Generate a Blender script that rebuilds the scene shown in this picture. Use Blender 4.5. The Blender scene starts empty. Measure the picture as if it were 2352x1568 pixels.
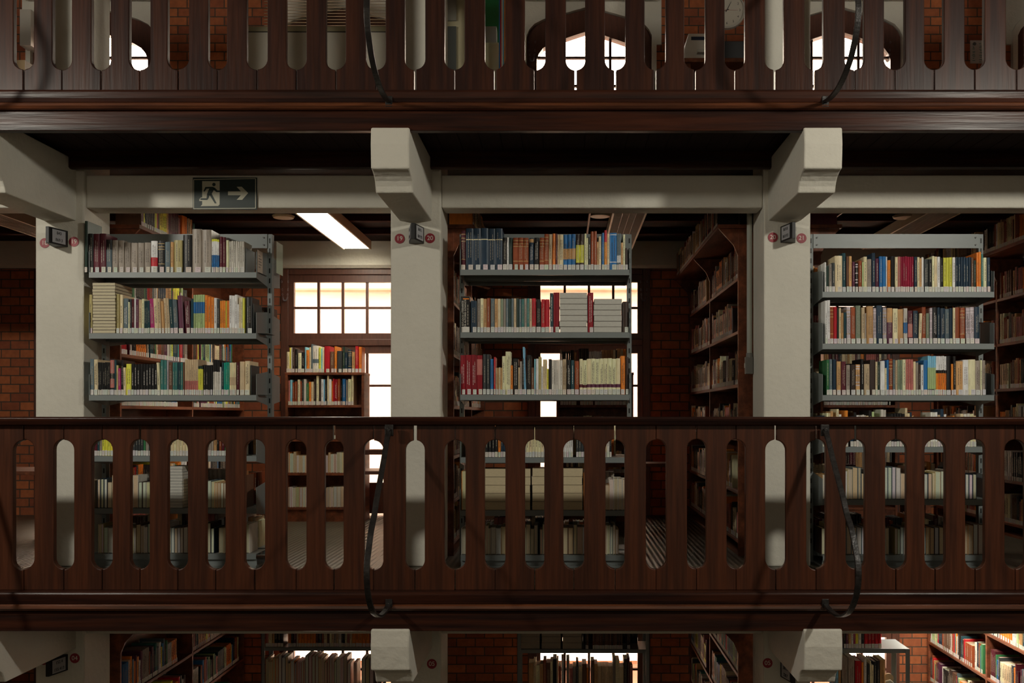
import bpy, math, random
from mathutils import Vector, Matrix
random.seed(7)
S = bpy.context.scene
COL = S.collection
# ------------------------------------------------------------ camera, world, lights, exposure
F = 2210.0; VX = 1295.0; VY = 952.0; EZ = 0.923      # focal length and vanishing point in px, eye height above the gallery floor
cam = bpy.data.cameras.new('camera'); camo = bpy.data.objects.new('camera', cam); COL.objects.link(camo)
cam.sensor_width = 36.0; cam.lens = 36.0*F/2352.0
cam.shift_x = (1176.0-VX)/2352.0; cam.shift_y = (VY-784.0)/2352.0
camo.location = (0, 0, EZ); camo.rotation_euler = (math.pi/2, 0, 0)
S.camera = camo
S.view_settings.view_transform = 'Standard'; S.view_settings.look = 'None'
S.view_settings.gamma = 1.0; S.view_settings.exposure = 0.0
try: S.view_settings.use_curve_mapping = False
except Exception: pass
try:
    S.cycles.use_denoising = True
    S.cycles.max_bounces = 8; S.cycles.diffuse_bounces = 4; S.cycles.transparent_max_bounces = 10
except Exception: pass
W = bpy.data.worlds.new('sky'); S.world = W; W.use_nodes = True
W.node_tree.nodes['Background'].inputs[0].default_value = (1.0, 0.82, 0.66, 1)
W.node_tree.nodes['Background'].inputs[1].default_value = 16.0

def area(name, loc, target, sx, sy, power, col):
    l = bpy.data.lights.new(name, 'AREA'); l.shape = 'RECTANGLE'; l.size = sx; l.size_y = sy
    l.energy = power; l.color = col
    o = bpy.data.objects.new(name, l); COL.objects.link(o); o.location = loc
    o.rotation_euler = (Vector(target)-Vector(loc)).to_track_quat('-Z', 'Y').to_euler()
    return o
# the two hall lamps hanging in front of the galleries, and a broad added fill light behind the camera that lifts the shaded beam
def lamp(name, loc, power):
    l = bpy.data.lights.new(name, 'POINT'); l.energy = power; l.color = (1.0, 0.95, 0.82); l.shadow_soft_size = 0.11
    o = bpy.data.objects.new(name, l); COL.objects.link(o); o.location = loc
lamp('hall_lamp_left', (-4.4, 2.23, 2.86), 270); lamp('hall_lamp_right', (3.25, 2.23, 2.86), 265)
area('ambient_fill', (0, -2.9, 2.0), (0, 5.8, 1.4), 9.0, 2.0, 32, (1.0, 0.88, 0.68))

def X(px, D): return (px-VX)*D/F
def Z(py, D): return EZ-(py-VY)*D/F
def PX(x, y, z): return (VX+x*F/y, VY-(z-EZ)*F/y)

# ------------------------------------------------------------ materials
def srgb(c):
    return tuple((v/12.92 if v <= 0.04045 else ((v+0.055)/1.055)**2.4) for v in c)
def rgb(r, g, b): return srgb((r/255.0, g/255.0, b/255.0))
MATS = {}
def mat(name, color=(0.5,0.5,0.5), rough=0.5, metal=0.0, spec=0.5, noise=0.0, nscale=8.0, stretch=(1,1,1), bump=0.0, bscale=40.0, vcol=False, emit=None, estr=0.0, coat=0.0, dark=None):
    m = bpy.data.materials.new(name); m.use_nodes = True
    nt = m.node_tree; N = nt.nodes; L = nt.links
    b = N['Principled BSDF']
    b.inputs['Roughness'].default_value = rough; b.inputs['Metallic'].default_value = metal
    b.inputs['Specular IOR Level'].default_value = spec
    b.inputs['Coat Weight'].default_value = coat; b.inputs['Coat Roughness'].default_value = 0.15
    if emit:
        b.inputs['Emission Color'].default_value = (*emit, 1); b.inputs['Emission Strength'].default_value = estr
    src = None
    if vcol:
        a = N.new('ShaderNodeAttribute'); a.attribute_name = 'col'; src = a.outputs['Color']
    if noise or bump:
        tc = N.new('ShaderNodeTexCoord'); mp = N.new('ShaderNodeMapping'); mp.inputs['Scale'].default_value = stretch
        g = N.new('ShaderNodeNewGeometry')
        L.new(g.outputs['Position'], mp.inputs['Vector'])
    if noise:
        n = N.new('ShaderNodeTexNoise'); n.inputs['Scale'].default_value = nscale; n.inputs['Detail'].default_value = 6; n.inputs['Roughness'].default_value = 0.6
        L.new(mp.outputs[0], n.inputs['Vector'])
        r = N.new('ShaderNodeMapRange'); r.inputs[1].default_value = 0.3; r.inputs[2].default_value = 0.7
        r.inputs[3].default_value = 1-noise; r.inputs[4].default_value = 1+noise
        L.new(n.outputs['Fac'], r.inputs[0])
        mx = N.new('ShaderNodeVectorMath'); mx.operation = 'SCALE'
        if src: L.new(src, mx.inputs[0])
        elif dark:
            mc = N.new('ShaderNodeMix'); mc.data_type = 'RGBA'
            mc.inputs[6].default_value = (*dark, 1); mc.inputs[7].default_value = (*color, 1)
            n2 = N.new('ShaderNodeTexNoise'); n2.inputs['Scale'].default_value = nscale*0.35; n2.inputs['Detail'].default_value = 3
            L.new(mp.outputs[0], n2.inputs['Vector'])
            r2 = N.new('ShaderNodeMapRange'); r2.inputs[1].default_value = 0.38; r2.inputs[2].default_value = 0.62
            L.new(n2.outputs['Fac'], r2.inputs[0]); L.new(r2.outputs[0], mc.inputs[0])
            L.new(mc.outputs[2], mx.inputs[0])
        else: mx.inputs[0].default_value = color
        L.new(r.outputs[0], mx.inputs['Scale']); L.new(mx.outputs[0], b.inputs['Base Color'])
    elif src: L.new(src, b.inputs['Base Color'])
    else: b.inputs['Base Color'].default_value = (*color, 1)
    if bump:
        n = N.new('ShaderNodeTexNoise'); n.inputs['Scale'].default_value = bscale; n.inputs['Detail'].default_value = 5
        L.new(mp.outputs[0], n.inputs['Vector'])
        bp = N.new('ShaderNodeBump'); bp.inputs['Strength'].default_value = bump; bp.inputs['Distance'].default_value = 0.01
        L.new(n.outputs['Fac'], bp.inputs['Height']); L.new(bp.outputs[0], b.inputs['Normal'])
    MATS[name] = m
    return m
M_PLASTER = mat('plaster', (0.66, 0.63, 0.55), 0.9, noise=0.05, nscale=2.5, bump=0.55, bscale=28)
M_WOODX = mat('varnished_wood_long', (0.050, 0.016, 0.009), 0.30, spec=0.16, noise=0.28, nscale=5, stretch=(0.6, 12, 12), bump=0.12, bscale=5, dark=(0.022, 0.010, 0.008))
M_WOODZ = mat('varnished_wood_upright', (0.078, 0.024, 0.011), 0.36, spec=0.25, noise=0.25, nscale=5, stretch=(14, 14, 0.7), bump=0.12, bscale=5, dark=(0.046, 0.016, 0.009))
M_WOODZ2 = mat('dark_wood_upright', (0.050, 0.017, 0.010), 0.34, spec=0.32, noise=0.25, nscale=5, stretch=(14, 14, 0.7), bump=0.12, bscale=5, dark=(0.026, 0.011, 0.009))  # darker, glossier wood for the upper railing boards
M_BEAD = mat('orange_wood_bead', (0.13, 0.040, 0.015), 0.35, noise=0.35, nscale=5, stretch=(0.8, 14, 14), dark=(0.06, 0.02, 0.010))
M_CASE = mat('bookcase_wood', (0.24, 0.075, 0.034), 0.5, spec=0.22, noise=0.3, nscale=5, stretch=(6, 1, 6), dark=(0.12, 0.04, 0.02))
M_FRAME = mat('window_wood', (0.10, 0.036, 0.022), 0.45, noise=0.3, nscale=6, stretch=(8, 8, 1))
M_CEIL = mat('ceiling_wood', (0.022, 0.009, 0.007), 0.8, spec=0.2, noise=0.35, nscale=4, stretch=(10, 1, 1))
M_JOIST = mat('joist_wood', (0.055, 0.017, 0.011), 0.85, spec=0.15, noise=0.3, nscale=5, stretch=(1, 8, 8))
M_STEEL = mat('grey_painted_steel', (0.20, 0.225, 0.225), 0.42, noise=0.05, nscale=6)
M_IRON = mat('black_iron', (0.022, 0.019, 0.018), 0.42, metal=0.2, noise=0.5, nscale=30, bump=0.3, bscale=60)
M_FLOOR = mat('ribbed_floor', (0.082, 0.068, 0.046), 0.38, noise=0.2, nscale=6)
M_PRINT = mat('book_cloth', rough=0.42, spec=0.35, noise=0.14, nscale=45, stretch=(1, 1, 0.35), vcol=True)
M_PAPER = mat('paper', rough=0.8, noise=0.07, nscale=60, stretch=(1, 1, 4), vcol=True)
M_PAINT = mat('painted', rough=0.5, vcol=True)
M_CONC = mat('facade_render', (0.72, 0.68, 0.62), 0.9, noise=0.12, nscale=1.5, stretch=(1, 1, 14))
M_TILE = mat('roof_tile', (0.38, 0.20, 0.13), 0.8, noise=0.3, nscale=3)
M_TUBE = mat('lit_diffuser', (0.9, 0.9, 0.86), 0.5, emit=(1.0, 0.92, 0.74), estr=20.0)
M_TUBE2 = mat('bright_diffuser', (0.9, 0.9, 0.86), 0.5, emit=(1.0, 0.93, 0.78), estr=34.0)
def brick_mat():
    m = bpy.data.materials.new('brick'); m.use_nodes = True; nt = m.node_tree; N = nt.nodes; L = nt.links
    b = N['Principled BSDF']; b.inputs['Roughness'].default_value = 0.85
    g = N.new('ShaderNodeNewGeometry'); sp = N.new('ShaderNodeSeparateXYZ'); cb = N.new('ShaderNodeCombineXYZ')
    L.new(g.outputs['Position'], sp.inputs[0])
    ad = N.new('ShaderNodeMath'); ad.operation = 'ADD'; L.new(sp.outputs[0], ad.inputs[0]); L.new(sp.outputs[1], ad.inputs[1])
    L.new(ad.outputs[0], cb.inputs[0]); L.new(sp.outputs[2], cb.inputs[1])
    t = N.new('ShaderNodeTexBrick'); t.inputs['Scale'].default_value = 1.0
    t.inputs['Color1'].default_value = (0.44, 0.130, 0.042, 1); t.inputs['Color2'].default_value = (0.25, 0.066, 0.028, 1)
    t.inputs['Mortar'].default_value = (0.075, 0.052, 0.036, 1)
    t.inputs['Mortar Size'].default_value = 0.0055; t.inputs['Mortar Smooth'].default_value = 0.3
    t.inputs['Brick Width'].default_value = 0.17; t.inputs['Row Height'].default_value = 0.08
    L.new(cb.outputs[0], t.inputs['Vector'])
    n = N.new('ShaderNodeTexNoise'); n.inputs['Scale'].default_value = 22; L.new(g.outputs['Position'], n.inputs['Vector'])
    r = N.new('ShaderNodeMapRange'); r.inputs[3].default_value = 0.65; r.inputs[4].default_value = 1.35; L.new(n.outputs['Fac'], r.inputs[0])
    mx = N.new('ShaderNodeVectorMath'); mx.operation = 'SCALE'; L.new(t.outputs['Color'], mx.inputs[0]); L.new(r.outputs[0], mx.inputs['Scale'])
    L.new(mx.outputs[0], b.inputs['Base Color'])
    bp = N.new('ShaderNodeBump'); bp.inputs['Distance'].default_value = 0.008; bp.invert = True; bp.inputs['Strength'].default_value = 0.7
    L.new(t.outputs['Fac'], bp.inputs['Height']); L.new(bp.outputs[0], b.inputs['Normal'])
    return m
M_BRICK = brick_mat()
def glass_mat():
    m = bpy.data.materials.new('window_glass'); m.use_nodes = True; nt = m.node_tree; N = nt.nodes; L = nt.links
    N.remove(N['Principled BSDF']); out = N['Material Output']
    t = N.new('ShaderNodeBsdfTransparent'); t.inputs[0].default_value = (0.97, 0.98, 0.97, 1)
    g = N.new('ShaderNodeBsdfGlossy'); g.inputs['Roughness'].default_value = 0.05
    f = N.new('ShaderNodeFresnel'); f.inputs[0].default_value = 1.4
    mx = N.new('ShaderNodeMixShader'); L.new(f.outputs[0], mx.inputs[0]); L.new(t.outputs[0], mx.inputs[1]); L.new(g.outputs[0], mx.inputs[2])
    L.new(mx.outputs[0], out.inputs[0])
    return m
M_GLASS = glass_mat()
# ribbed rubber floor: fine ridges running away from the viewer
def floor_bump(m):
    nt = m.node_tree; N = nt.nodes; L = nt.links; b = N['Principled BSDF']
    g = N.new('ShaderNodeNewGeometry'); w = N.new('ShaderNodeTexWave'); w.inputs['Scale'].default_value = 9.0; w.bands_direction = 'X'
    w.inputs['Distortion'].default_value = 0.15
    L.new(g.outputs['Position'], w.inputs['Vector'])
    bp = N.new('ShaderNodeBump'); bp.inputs['Strength'].default_value = 0.35; bp.inputs['Distance'].default_value = 0.006
    L.new(w.outputs['Fac'], bp.inputs['Height']); L.new(bp.outputs[0], b.inputs['Normal'])
floor_bump(M_FLOOR)

# ------------------------------------------------------------ mesh building
class MB:
    def __init__(s): s.v = []; s.f = []; s.c = []
    def add(s, vs, fs, col=(0.5, 0.5, 0.5)):
        o = len(s.v); s.v += [tuple(p) for p in vs]
        for f in fs: s.f.append(tuple(i+o for i in f)); s.c.append(col)
    def box(s, x0, x1, y0, y1, z0, z1, col=(0.5, 0.5, 0.5)):
        s.add([(x0,y0,z0),(x1,y0,z0),(x1,y1,z0),(x0,y1,z0),(x0,y0,z1),(x1,y0,z1),(x1,y1,z1),(x0,y1,z1)],
              [(3,2,1,0),(4,5,6,7),(0,1,5,4),(1,2,6,5),(2,3,7,6),(3,0,4,7)], col)
    def prism(s, pts, ax, a, b, col=(0.5, 0.5, 0.5), caps=True):
        # pts: closed outline in the two other axes; ax 'x' -> (y,z), 'y' -> (x,z), 'z' -> (x,y)
        def P(p, t): return {'x': (t, p[0], p[1]), 'y': (p[0], t, p[1]), 'z': (p[0], p[1], t)}[ax]
        n = len(pts); vs = [P(p, a) for p in pts]+[P(p, b) for p in pts]
        fs = [(i, (i+1) % n, n+(i+1) % n, n+i) for i in range(n)]
        if caps: fs += [tuple(range(n-1, -1, -1)), tuple(range(n, 2*n))]
        s.add(vs, fs, col)
    def cyl(s, c, r, h, ax='z', n=16, col=(0.5, 0.5, 0.5), r2=None):
        r2 = r if r2 is None else r2
        def P(a, rr, t):
            u, v = rr*math.cos(a), rr*math.sin(a)
            return {'z': (c[0]+u, c[1]+v, c[2]+t), 'y': (c[0]+u, c[1]+t, c[2]+v), 'x': (c[0]+t, c[1]+u, c[2]+v)}[ax]
        vs = [P(2*math.pi*i/n, r, 0) for i in range(n)]+[P(2*math.pi*i/n, r2, h) for i in range(n)]
        s.add(vs, [(i, (i+1) % n, n+(i+1) % n, n+i) for i in range(n)]+[tuple(range(n-1, -1, -1)), tuple(range(n, 2*n))], col)
    def merge(s, o, mtx):
        k = len(s.v); s.v += [tuple(mtx @ Vector(p)) for p in o.v]
        s.f += [tuple(i+k for i in f) for f in o.f]; s.c += o.c
    def mesh(s, name, m, col=False):
        me = bpy.data.meshes.new(name); me.from_pydata(s.v, [], s.f)
        if isinstance(m, (list, tuple)):
            for q in m: me.materials.append(q)
        else: me.materials.append(m)
        if col:
            a = me.color_attributes.new('col', 'FLOAT_COLOR', 'CORNER')
            buf = []
            for f, c in zip(s.f, s.c): buf += [c[0], c[1], c[2], 1.0]*len(f)
            a.data.foreach_set('color', buf)
        import bmesh
        bm = bmesh.new(); bm.from_mesh(me); bmesh.ops.recalc_face_normals(bm, faces=bm.faces); bm.to_mesh(me); bm.free()
        return me
    def build(s, name, m, parent=None, col=False, bevel=0.0, smooth=False):
        me = s.mesh(name, m, col or m in (M_PRINT, M_PAPER, M_PAINT))
        o = bpy.data.objects.new(name, me); COL.objects.link(o)
        if parent is not None: o.parent = parent
        if bevel:
            b = o.modifiers.new('bevel', 'BEVEL'); b.width = bevel; b.segments = 2; b.limit_method = 'ANGLE'; b.angle_limit = 0.6
        if smooth:
            for p in me.polygons: p.use_smooth = True
        return o
def empty(name, loc=(0, 0, 0), rz=0.0):
    o = bpy.data.objects.new(name, None); COL.objects.link(o); o.location = loc; o.rotation_euler = (0, 0, rz); o.empty_display_size = 0.05
    return o
def tag(o, label, cat, group=None):
    o['label'] = label; o['category'] = cat
    if group: o['group'] = group
    return o
def struct(o, label=None, cat=None):
    o['kind'] = 'structure'
    if label: o['label'] = label; o['category'] = cat
    return o
def bx(name, m, x0, x1, y0, y1, z0, z1, parent=None, col=(0.5, 0.5, 0.5), bevel=0.0):
    b = MB(); b.box(x0, x1, y0, y1, z0, z1, col); return b.build(name, m, parent, bevel=bevel)

XL, XR = -6.6, 5.6          # side walls of the building
YB = 8.80                   # inner face of the window wall
LV = 2.60                   # storey height
BAYS = [(-4.284), (-2.027), (0.231), (2.509), (4.70)]
COLX = [(-5.42, -5.12), (-3.2135, -2.917), (-1.0535, -0.7465), (1.215, 1.501), (3.50, 3.80)]

# ------------------------------------------------------------ shell of the hall behind the camera
M_HALL = mat('hall_wall', (0.20, 0.15, 0.10), 0.9)
def hall():
    b = MB(); b.box(-9.2, 9.2, -3.4, -3.2, -2.6, 8.6); struct(b.build('wall_rear', M_HALL), 'far wall of the hall opposite the galleries', 'wall')
    for nm, x0, x1 in (('wall_left', -9.3, -9.1), ('wall_right', 9.1, 9.3)):
        b = MB(); b.box(x0, x1, -3.4, 5.0, -2.6, 8.6); struct(b.build(nm, M_HALL), 'side wall of the hall outside the picture', 'wall')
    b = MB(); b.box(-9.3, 9.3, -3.4, 9.3, 8.6, 8.7); struct(b.build('ceiling', M_HALL), 'high roof over the whole hall', 'ceiling')
    b = MB(); b.box(-9.3, 9.3, -3.4, 5.9, -2.7, -2.6); struct(b.build('floor', M_FLOOR), 'ground floor of the hall below the galleries', 'floor')
    for x0, x1 in ((-9.3, XL), (XR, 9.3)):
        b = MB(); b.box(x0, x1, 5.0, 5.2, -2.6, 8.6); struct(b.build('wall_front', M_HALL), 'wall closing the end of the galleries', 'wall')
    b = MB(); b.box(XL, XR, 5.0, 5.2, 5.2, 8.6); struct(b.build('wall_front', M_PLASTER), 'wall above the upper gallery', 'wall')
hall()

# ------------------------------------------------------------ floors, ceilings, beams, columns, corbels
def window_straight(n, xc, z0):
    """French window: upper sash of 4x2 panes, lower sash of 4x4 panes, dark wood."""
    y = YB+0.04
    zt = z0+EZ+1.33; e = z0+EZ
    t = MB(); hw = 0.56
    for x0, x1 in ((xc-hw, xc-hw+0.07), (xc+hw-0.07, xc+hw)): t.box(x0, x1, y-0.05, y+0.09, z0, zt)
    t.box(xc-hw+0.07, xc+hw-0.07, y-0.05, y+0.09, zt-0.05, zt)
    t.box(xc-hw+0.07, xc+hw-0.07, y-0.05, y+0.09, e+0.63, e+0.69)
    o = t.build('window_%d' % n, M_FRAME, bevel=0.004); struct(o)
    for za, zb, rows in ((e+0.69, zt-0.05, 2), (z0+0.02, e+0.63, 4)):
        s = MB(); x0, x1 = xc-hw+0.07, xc+hw-0.07
        gz0 = za+0.055 if rows == 2 else z0+0.30; gz1 = zb-0.068
        s.box(x0, x0+0.045, y-0.03, y+0.02, za, zb); s.box(x1-0.045, x1, y-0.03, y+0.02, za, zb)
        s.box(x0+0.045, x1-0.045, y-0.03, y+0.02, gz1, zb); s.box(x0+0.045, x1-0.045, y-0.03, y+0.02, za, gz0)
        w = (x1-x0-0.09)
        for k in range(1, 4): s.box(x0+0.045+w*k/4-0.011, x0+0.045+w*k/4+0.011, y-0.02, y+0.01, gz0, gz1)
        for k in range(1, rows): s.box(x0+0.045, x1-0.045, y-0.021, y+0.011, gz0+(gz1-gz0)*k/rows-0.010, gz0+(gz1-gz0)*k/rows+0.010)
        so = s.build('window_sash', M_FRAME, o)
        g = MB(); g.box(x0+0.045, x1-0.045, y-0.006, y-0.003, gz0, gz1); g.build('window_pane', M_GLASS, so)
ARCH = [(-0.570, 0.0), (-0.570, 0.850), (-0.545, 0.905), (-0.500, 0.955), (-0.41, 1.000), (-0.2, 1.060), (0, 1.115), (0.2, 1.060), (0.41, 1.000), (0.500, 0.955), (0.545, 0.905), (0.570, 0.850), (0.570, 0.0)]
def scale_arch(s, dz, x, zb): return [(x+px*s, zb+(pz*1.0+(dz if pz > 0 else 0))) for px, pz in ARCH]
def window_arch(n, xc):
    zb = 3.52; y = YB+0.04
    out = scale_arch(1.0, 0, xc, zb); inn = scale_arch(0.84, -0.20, xc, zb)
    t = MB(); k = len(out)
    for i in range(k-1):
        a, b_, c, d = out[i], out[i+1], inn[i+1], inn[i]
        t.prism([a, b_, c, d], 'y', y-0.04, y+0.06)
    t.box(xc-0.57, xc+0.57, y-0.04, y+0.06, zb-0.06, zb+0.06)
    o = t.build('window_%d' % n, M_FRAME); struct(o)
    s = MB()
    for dx in (-0.235, -0.02, 0.195): s.box(xc+dx-0.012, xc+dx+0.012, y-0.01, y+0.02, zb+0.06, zb+0.90-abs(dx)*0.25)
    for dz in (0.42, 0.678): s.box(xc-0.48, xc+0.48, y-0.012, y+0.022, zb+dz-0.01, zb+dz+0.01)
    so = s.build('window_sash', M_FRAME, o)
    g = MB(); g.prism(inn, 'y', y+0.002, y+0.004); g.build('window_pane', M_GLASS, so)
    # rounded plaster moulding round the arch
    m = MB(); big = scale_arch(1.075, 0.045, xc, zb)
    for i in range(k-1):
        m.prism([big[i], big[i+1], out[i+1], out[i]], 'y', YB-0.05, YB+0.01)
    struct(m.build('trim_1', M_PLASTER), 'cream plaster moulding round arched window', 'moulding')
def levels():
    nwin = 1
    for lv in (0, 1, 2):
        z0 = (lv-1)*LV; e = z0+EZ
        # floor slab of rooms and gallery walk
        b = MB(); b.box(XL, XR, 5.05 if lv else 5.9, YB+0.3, z0-0.07, z0); struct(b.build('floor', M_FLOOR), 'ribbed brown floor of gallery level %s' % ('below', 'in the middle', 'above')[lv], 'floor')
        # window wall: brick piers + plaster lintel
        edges = [XL]
        hw = 0.56 if lv < 2 else 0.60
        for c in BAYS: edges += [c-hw, c+hw]
        edges.append(XR)
        zt = z0+LV-0.07
        for i in range(0, len(edges), 2):
            if lv < 2:
                b = MB(); b.box(edges[i], edges[i+1], YB, YB+0.3, z0, e+1.33); struct(b.build('wall_back', M_BRICK))
            else:
                b = MB(); b.box(edges[i], edges[i+1], YB, YB+0.3, z0, 5.2); struct(b.build('wall_back', M_BRICK))
        for c in BAYS:
            if lv < 2: window_straight(nwin, c, z0)
            else:
                b = MB(); b.box(c-hw, c+hw, YB, YB+0.3, z0, 3.47); struct(b.build('wall_back', M_BRICK))
                # plaster panel over the arch
                top = [(c+px, 3.52+pz) for px, pz in ARCH if pz > 0.84]
                pts = [(c-0.66, 4.30), (c-0.571, 4.30)]+top+[(c+0.571, 4.30), (c+0.66, 4.30), (c+0.66, 5.2), (c-0.66, 5.2)]
                b = MB(); b.prism(pts, 'y', YB-0.02, YB+0.28); struct(b.build('wall_back', M_PLASTER), 'cream plaster panel above arched window', 'wall')
                window_arch(nwin, c)
            nwin += 1
            po = area('window_portal', (c, YB+0.35, z0+1.2), (c, 0, z0+1.2), 1.1, 2.2, 1, (1, 1, 1)); po.data.cycles.is_portal = True
        if lv < 2:
            b = MB(); b.prism([(YB-0.03, e+1.335), (YB+0.3, e+1.335), (YB+0.3, zt), (YB-0.06, zt), (YB-0.06, e+1.36)], 'x', XL, XR)
            struct(b.build('wall_back', M_PLASTER), 'cream plaster lintel band above the windows', 'wall')
        for nm, x0, x1 in (('wall_left', XL-0.1, XL), ('wall_right', XR, XR+0.1)):
            b = MB(); b.box(x0, x1, 5.2, YB+0.3, z0, z0+LV); struct(b.build(nm, M_BRICK))
    # upper ceiling of level 2
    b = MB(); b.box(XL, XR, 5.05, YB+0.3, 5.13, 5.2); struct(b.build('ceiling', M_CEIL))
    for lv in (0, 1):
        z0 = (lv-1)*LV; e = z0+EZ; zt = z0+LV-0.07
        # plank ceiling under the next floor
        for k in range(0, 1):
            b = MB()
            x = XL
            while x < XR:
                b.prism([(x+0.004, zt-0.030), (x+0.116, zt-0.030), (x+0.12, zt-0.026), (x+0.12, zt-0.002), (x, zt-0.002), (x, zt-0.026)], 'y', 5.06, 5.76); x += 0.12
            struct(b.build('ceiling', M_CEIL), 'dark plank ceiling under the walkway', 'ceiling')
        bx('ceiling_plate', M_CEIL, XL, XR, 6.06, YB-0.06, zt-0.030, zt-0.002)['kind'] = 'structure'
        # wall side joist of the walkway, then joists of the room
        b = MB(); b.prism([(5.76, e+1.482), (5.775, e+1.476), (5.80, e+1.476), (5.80, zt-0.002), (5.76, zt-0.002)], 'x', XL, XR); struct(b.build('ceiling_joist', M_WOODX), 'dark long joist under the walkway by the columns', 'joist')
        for y in (6.45, 7.02, 7.60, 8.15):
            b = MB(); b.box(XL, XR, y, y+0.07, e+1.53, zt-0.03); struct(b.build('ceiling_joist', M_JOIST, bevel=0.006))
        # plaster beams between columns
        for i in range(len(COLX)+1):
            x0 = COLX[i-1][1] if i else XL; x1 = COLX[i][0] if i < len(COLX) else XR
            b = MB(); b.box(x0, x1, 5.875, 6.045, e+1.262, e+1.462); struct(b.build('trim_2', M_PLASTER, bevel=0.008), 'cream plaster beam spanning between two columns', 'beam')
    for lv in (0, 1, 2):
        z0 = (lv-1)*LV; e = z0+EZ
        for x0, x1 in COLX:
            b = MB(); b.box(x0, x1, 5.85, 6.19, z0, z0+LV-0.085)
            struct(b.build('column', M_PLASTER, bevel=0.010), 'square cream plastered column', 'column')
            if lv == 2: continue
            xc = (x0+x1)/2 - (0.015 if x0 > 1 and x0 < 2 else 0); w = 0.100
            # corbel: block, concave recess, lower block
            zt = e+1.488; pts = [(4.985, zt), (4.975, e+1.40), (4.985, e+1.275)]
            pts += [(5.025, e+1.266), (5.060, e+1.252), (5.085, e+1.234), (5.102, e+1.210)]
            pts += [(5.115, e+1.178), (5.86, e+1.178), (5.86, zt+0.06), (5.07, zt+0.06), (5.07, zt)]
            b = MB(); b.prism(pts, 'x', xc-w, xc+w)
            struct(b.build('trim_3', M_PLASTER, bevel=0.008), 'cream plaster corbel carrying the gallery edge', 'corbel')
            # little pilaster head beside the corbel
    for lv in (1, 2):
        z0 = (lv-1)*LV
        D = 5.0
        zb = Z(300, 5.0)-LV+z0; zm = Z(255, 5.0)-LV+z0; zbead = Z(237, 5.0)-LV+z0
        b = MB(); b.prism([(5.0, zb), (5.046, zb), (5.046, zm), (5.0, zm)], 'x', XL, XR); struct(b.build('trim_4', M_WOODX, bevel=0.004), 'wide dark varnished fascia board of the gallery edge', 'fascia')
        b = MB(); b.prism([(4.995, zm+0.004), (4.982, zm+0.008), (4.972, zm+0.020), (4.975, zm+0.033), (4.985, zbead), (5.04, zbead), (5.04, zm)], 'x', XL, XR); struct(b.build('trim_5', M_BEAD, smooth=False), 'orange brown rounded bead along the gallery edge', 'moulding')
        b = MB(); b.prism([(4.985, zbead+0.001), (4.978, zbead+0.02), (4.972, z0-0.008), (4.978, z0+0.004), (5.09, z0+0.004), (5.09, zbead+0.001)], 'x', XL, XR); struct(b.build('trim_6', M_WOODX, bevel=0.003), 'dark wooden ledge carrying the balusters', 'ledge')
levels()

# outside: neighbouring building seen burnt out through the panes
bx('neighbour_facade', M_CONC, -14, 14, 13.0, 13.3, -3, 4.2)['kind'] = 'structure'
bx('sky_light_baffle', M_TILE, -9, 8, 9.2, 12.5, -0.78, -0.70)['kind'] = 'structure'  # added out of view to cut sky light into the ground level windows
bx('facade_light_baffle', M_TILE, -9, 8, 10.2, 10.35, -2.7, -1.72)['kind'] = 'structure'  # added to block light off the lower facade and dim the ground level
b = MB(); b.prism([(12.93, 2.60), (12.93, 2.57), (13.0, 2.58), (13.0, 2.63)], 'x', -14, 14); struct(b.build('neighbour_eaves', M_TILE), 'tiled eaves of the building outside', 'roof')

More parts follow.
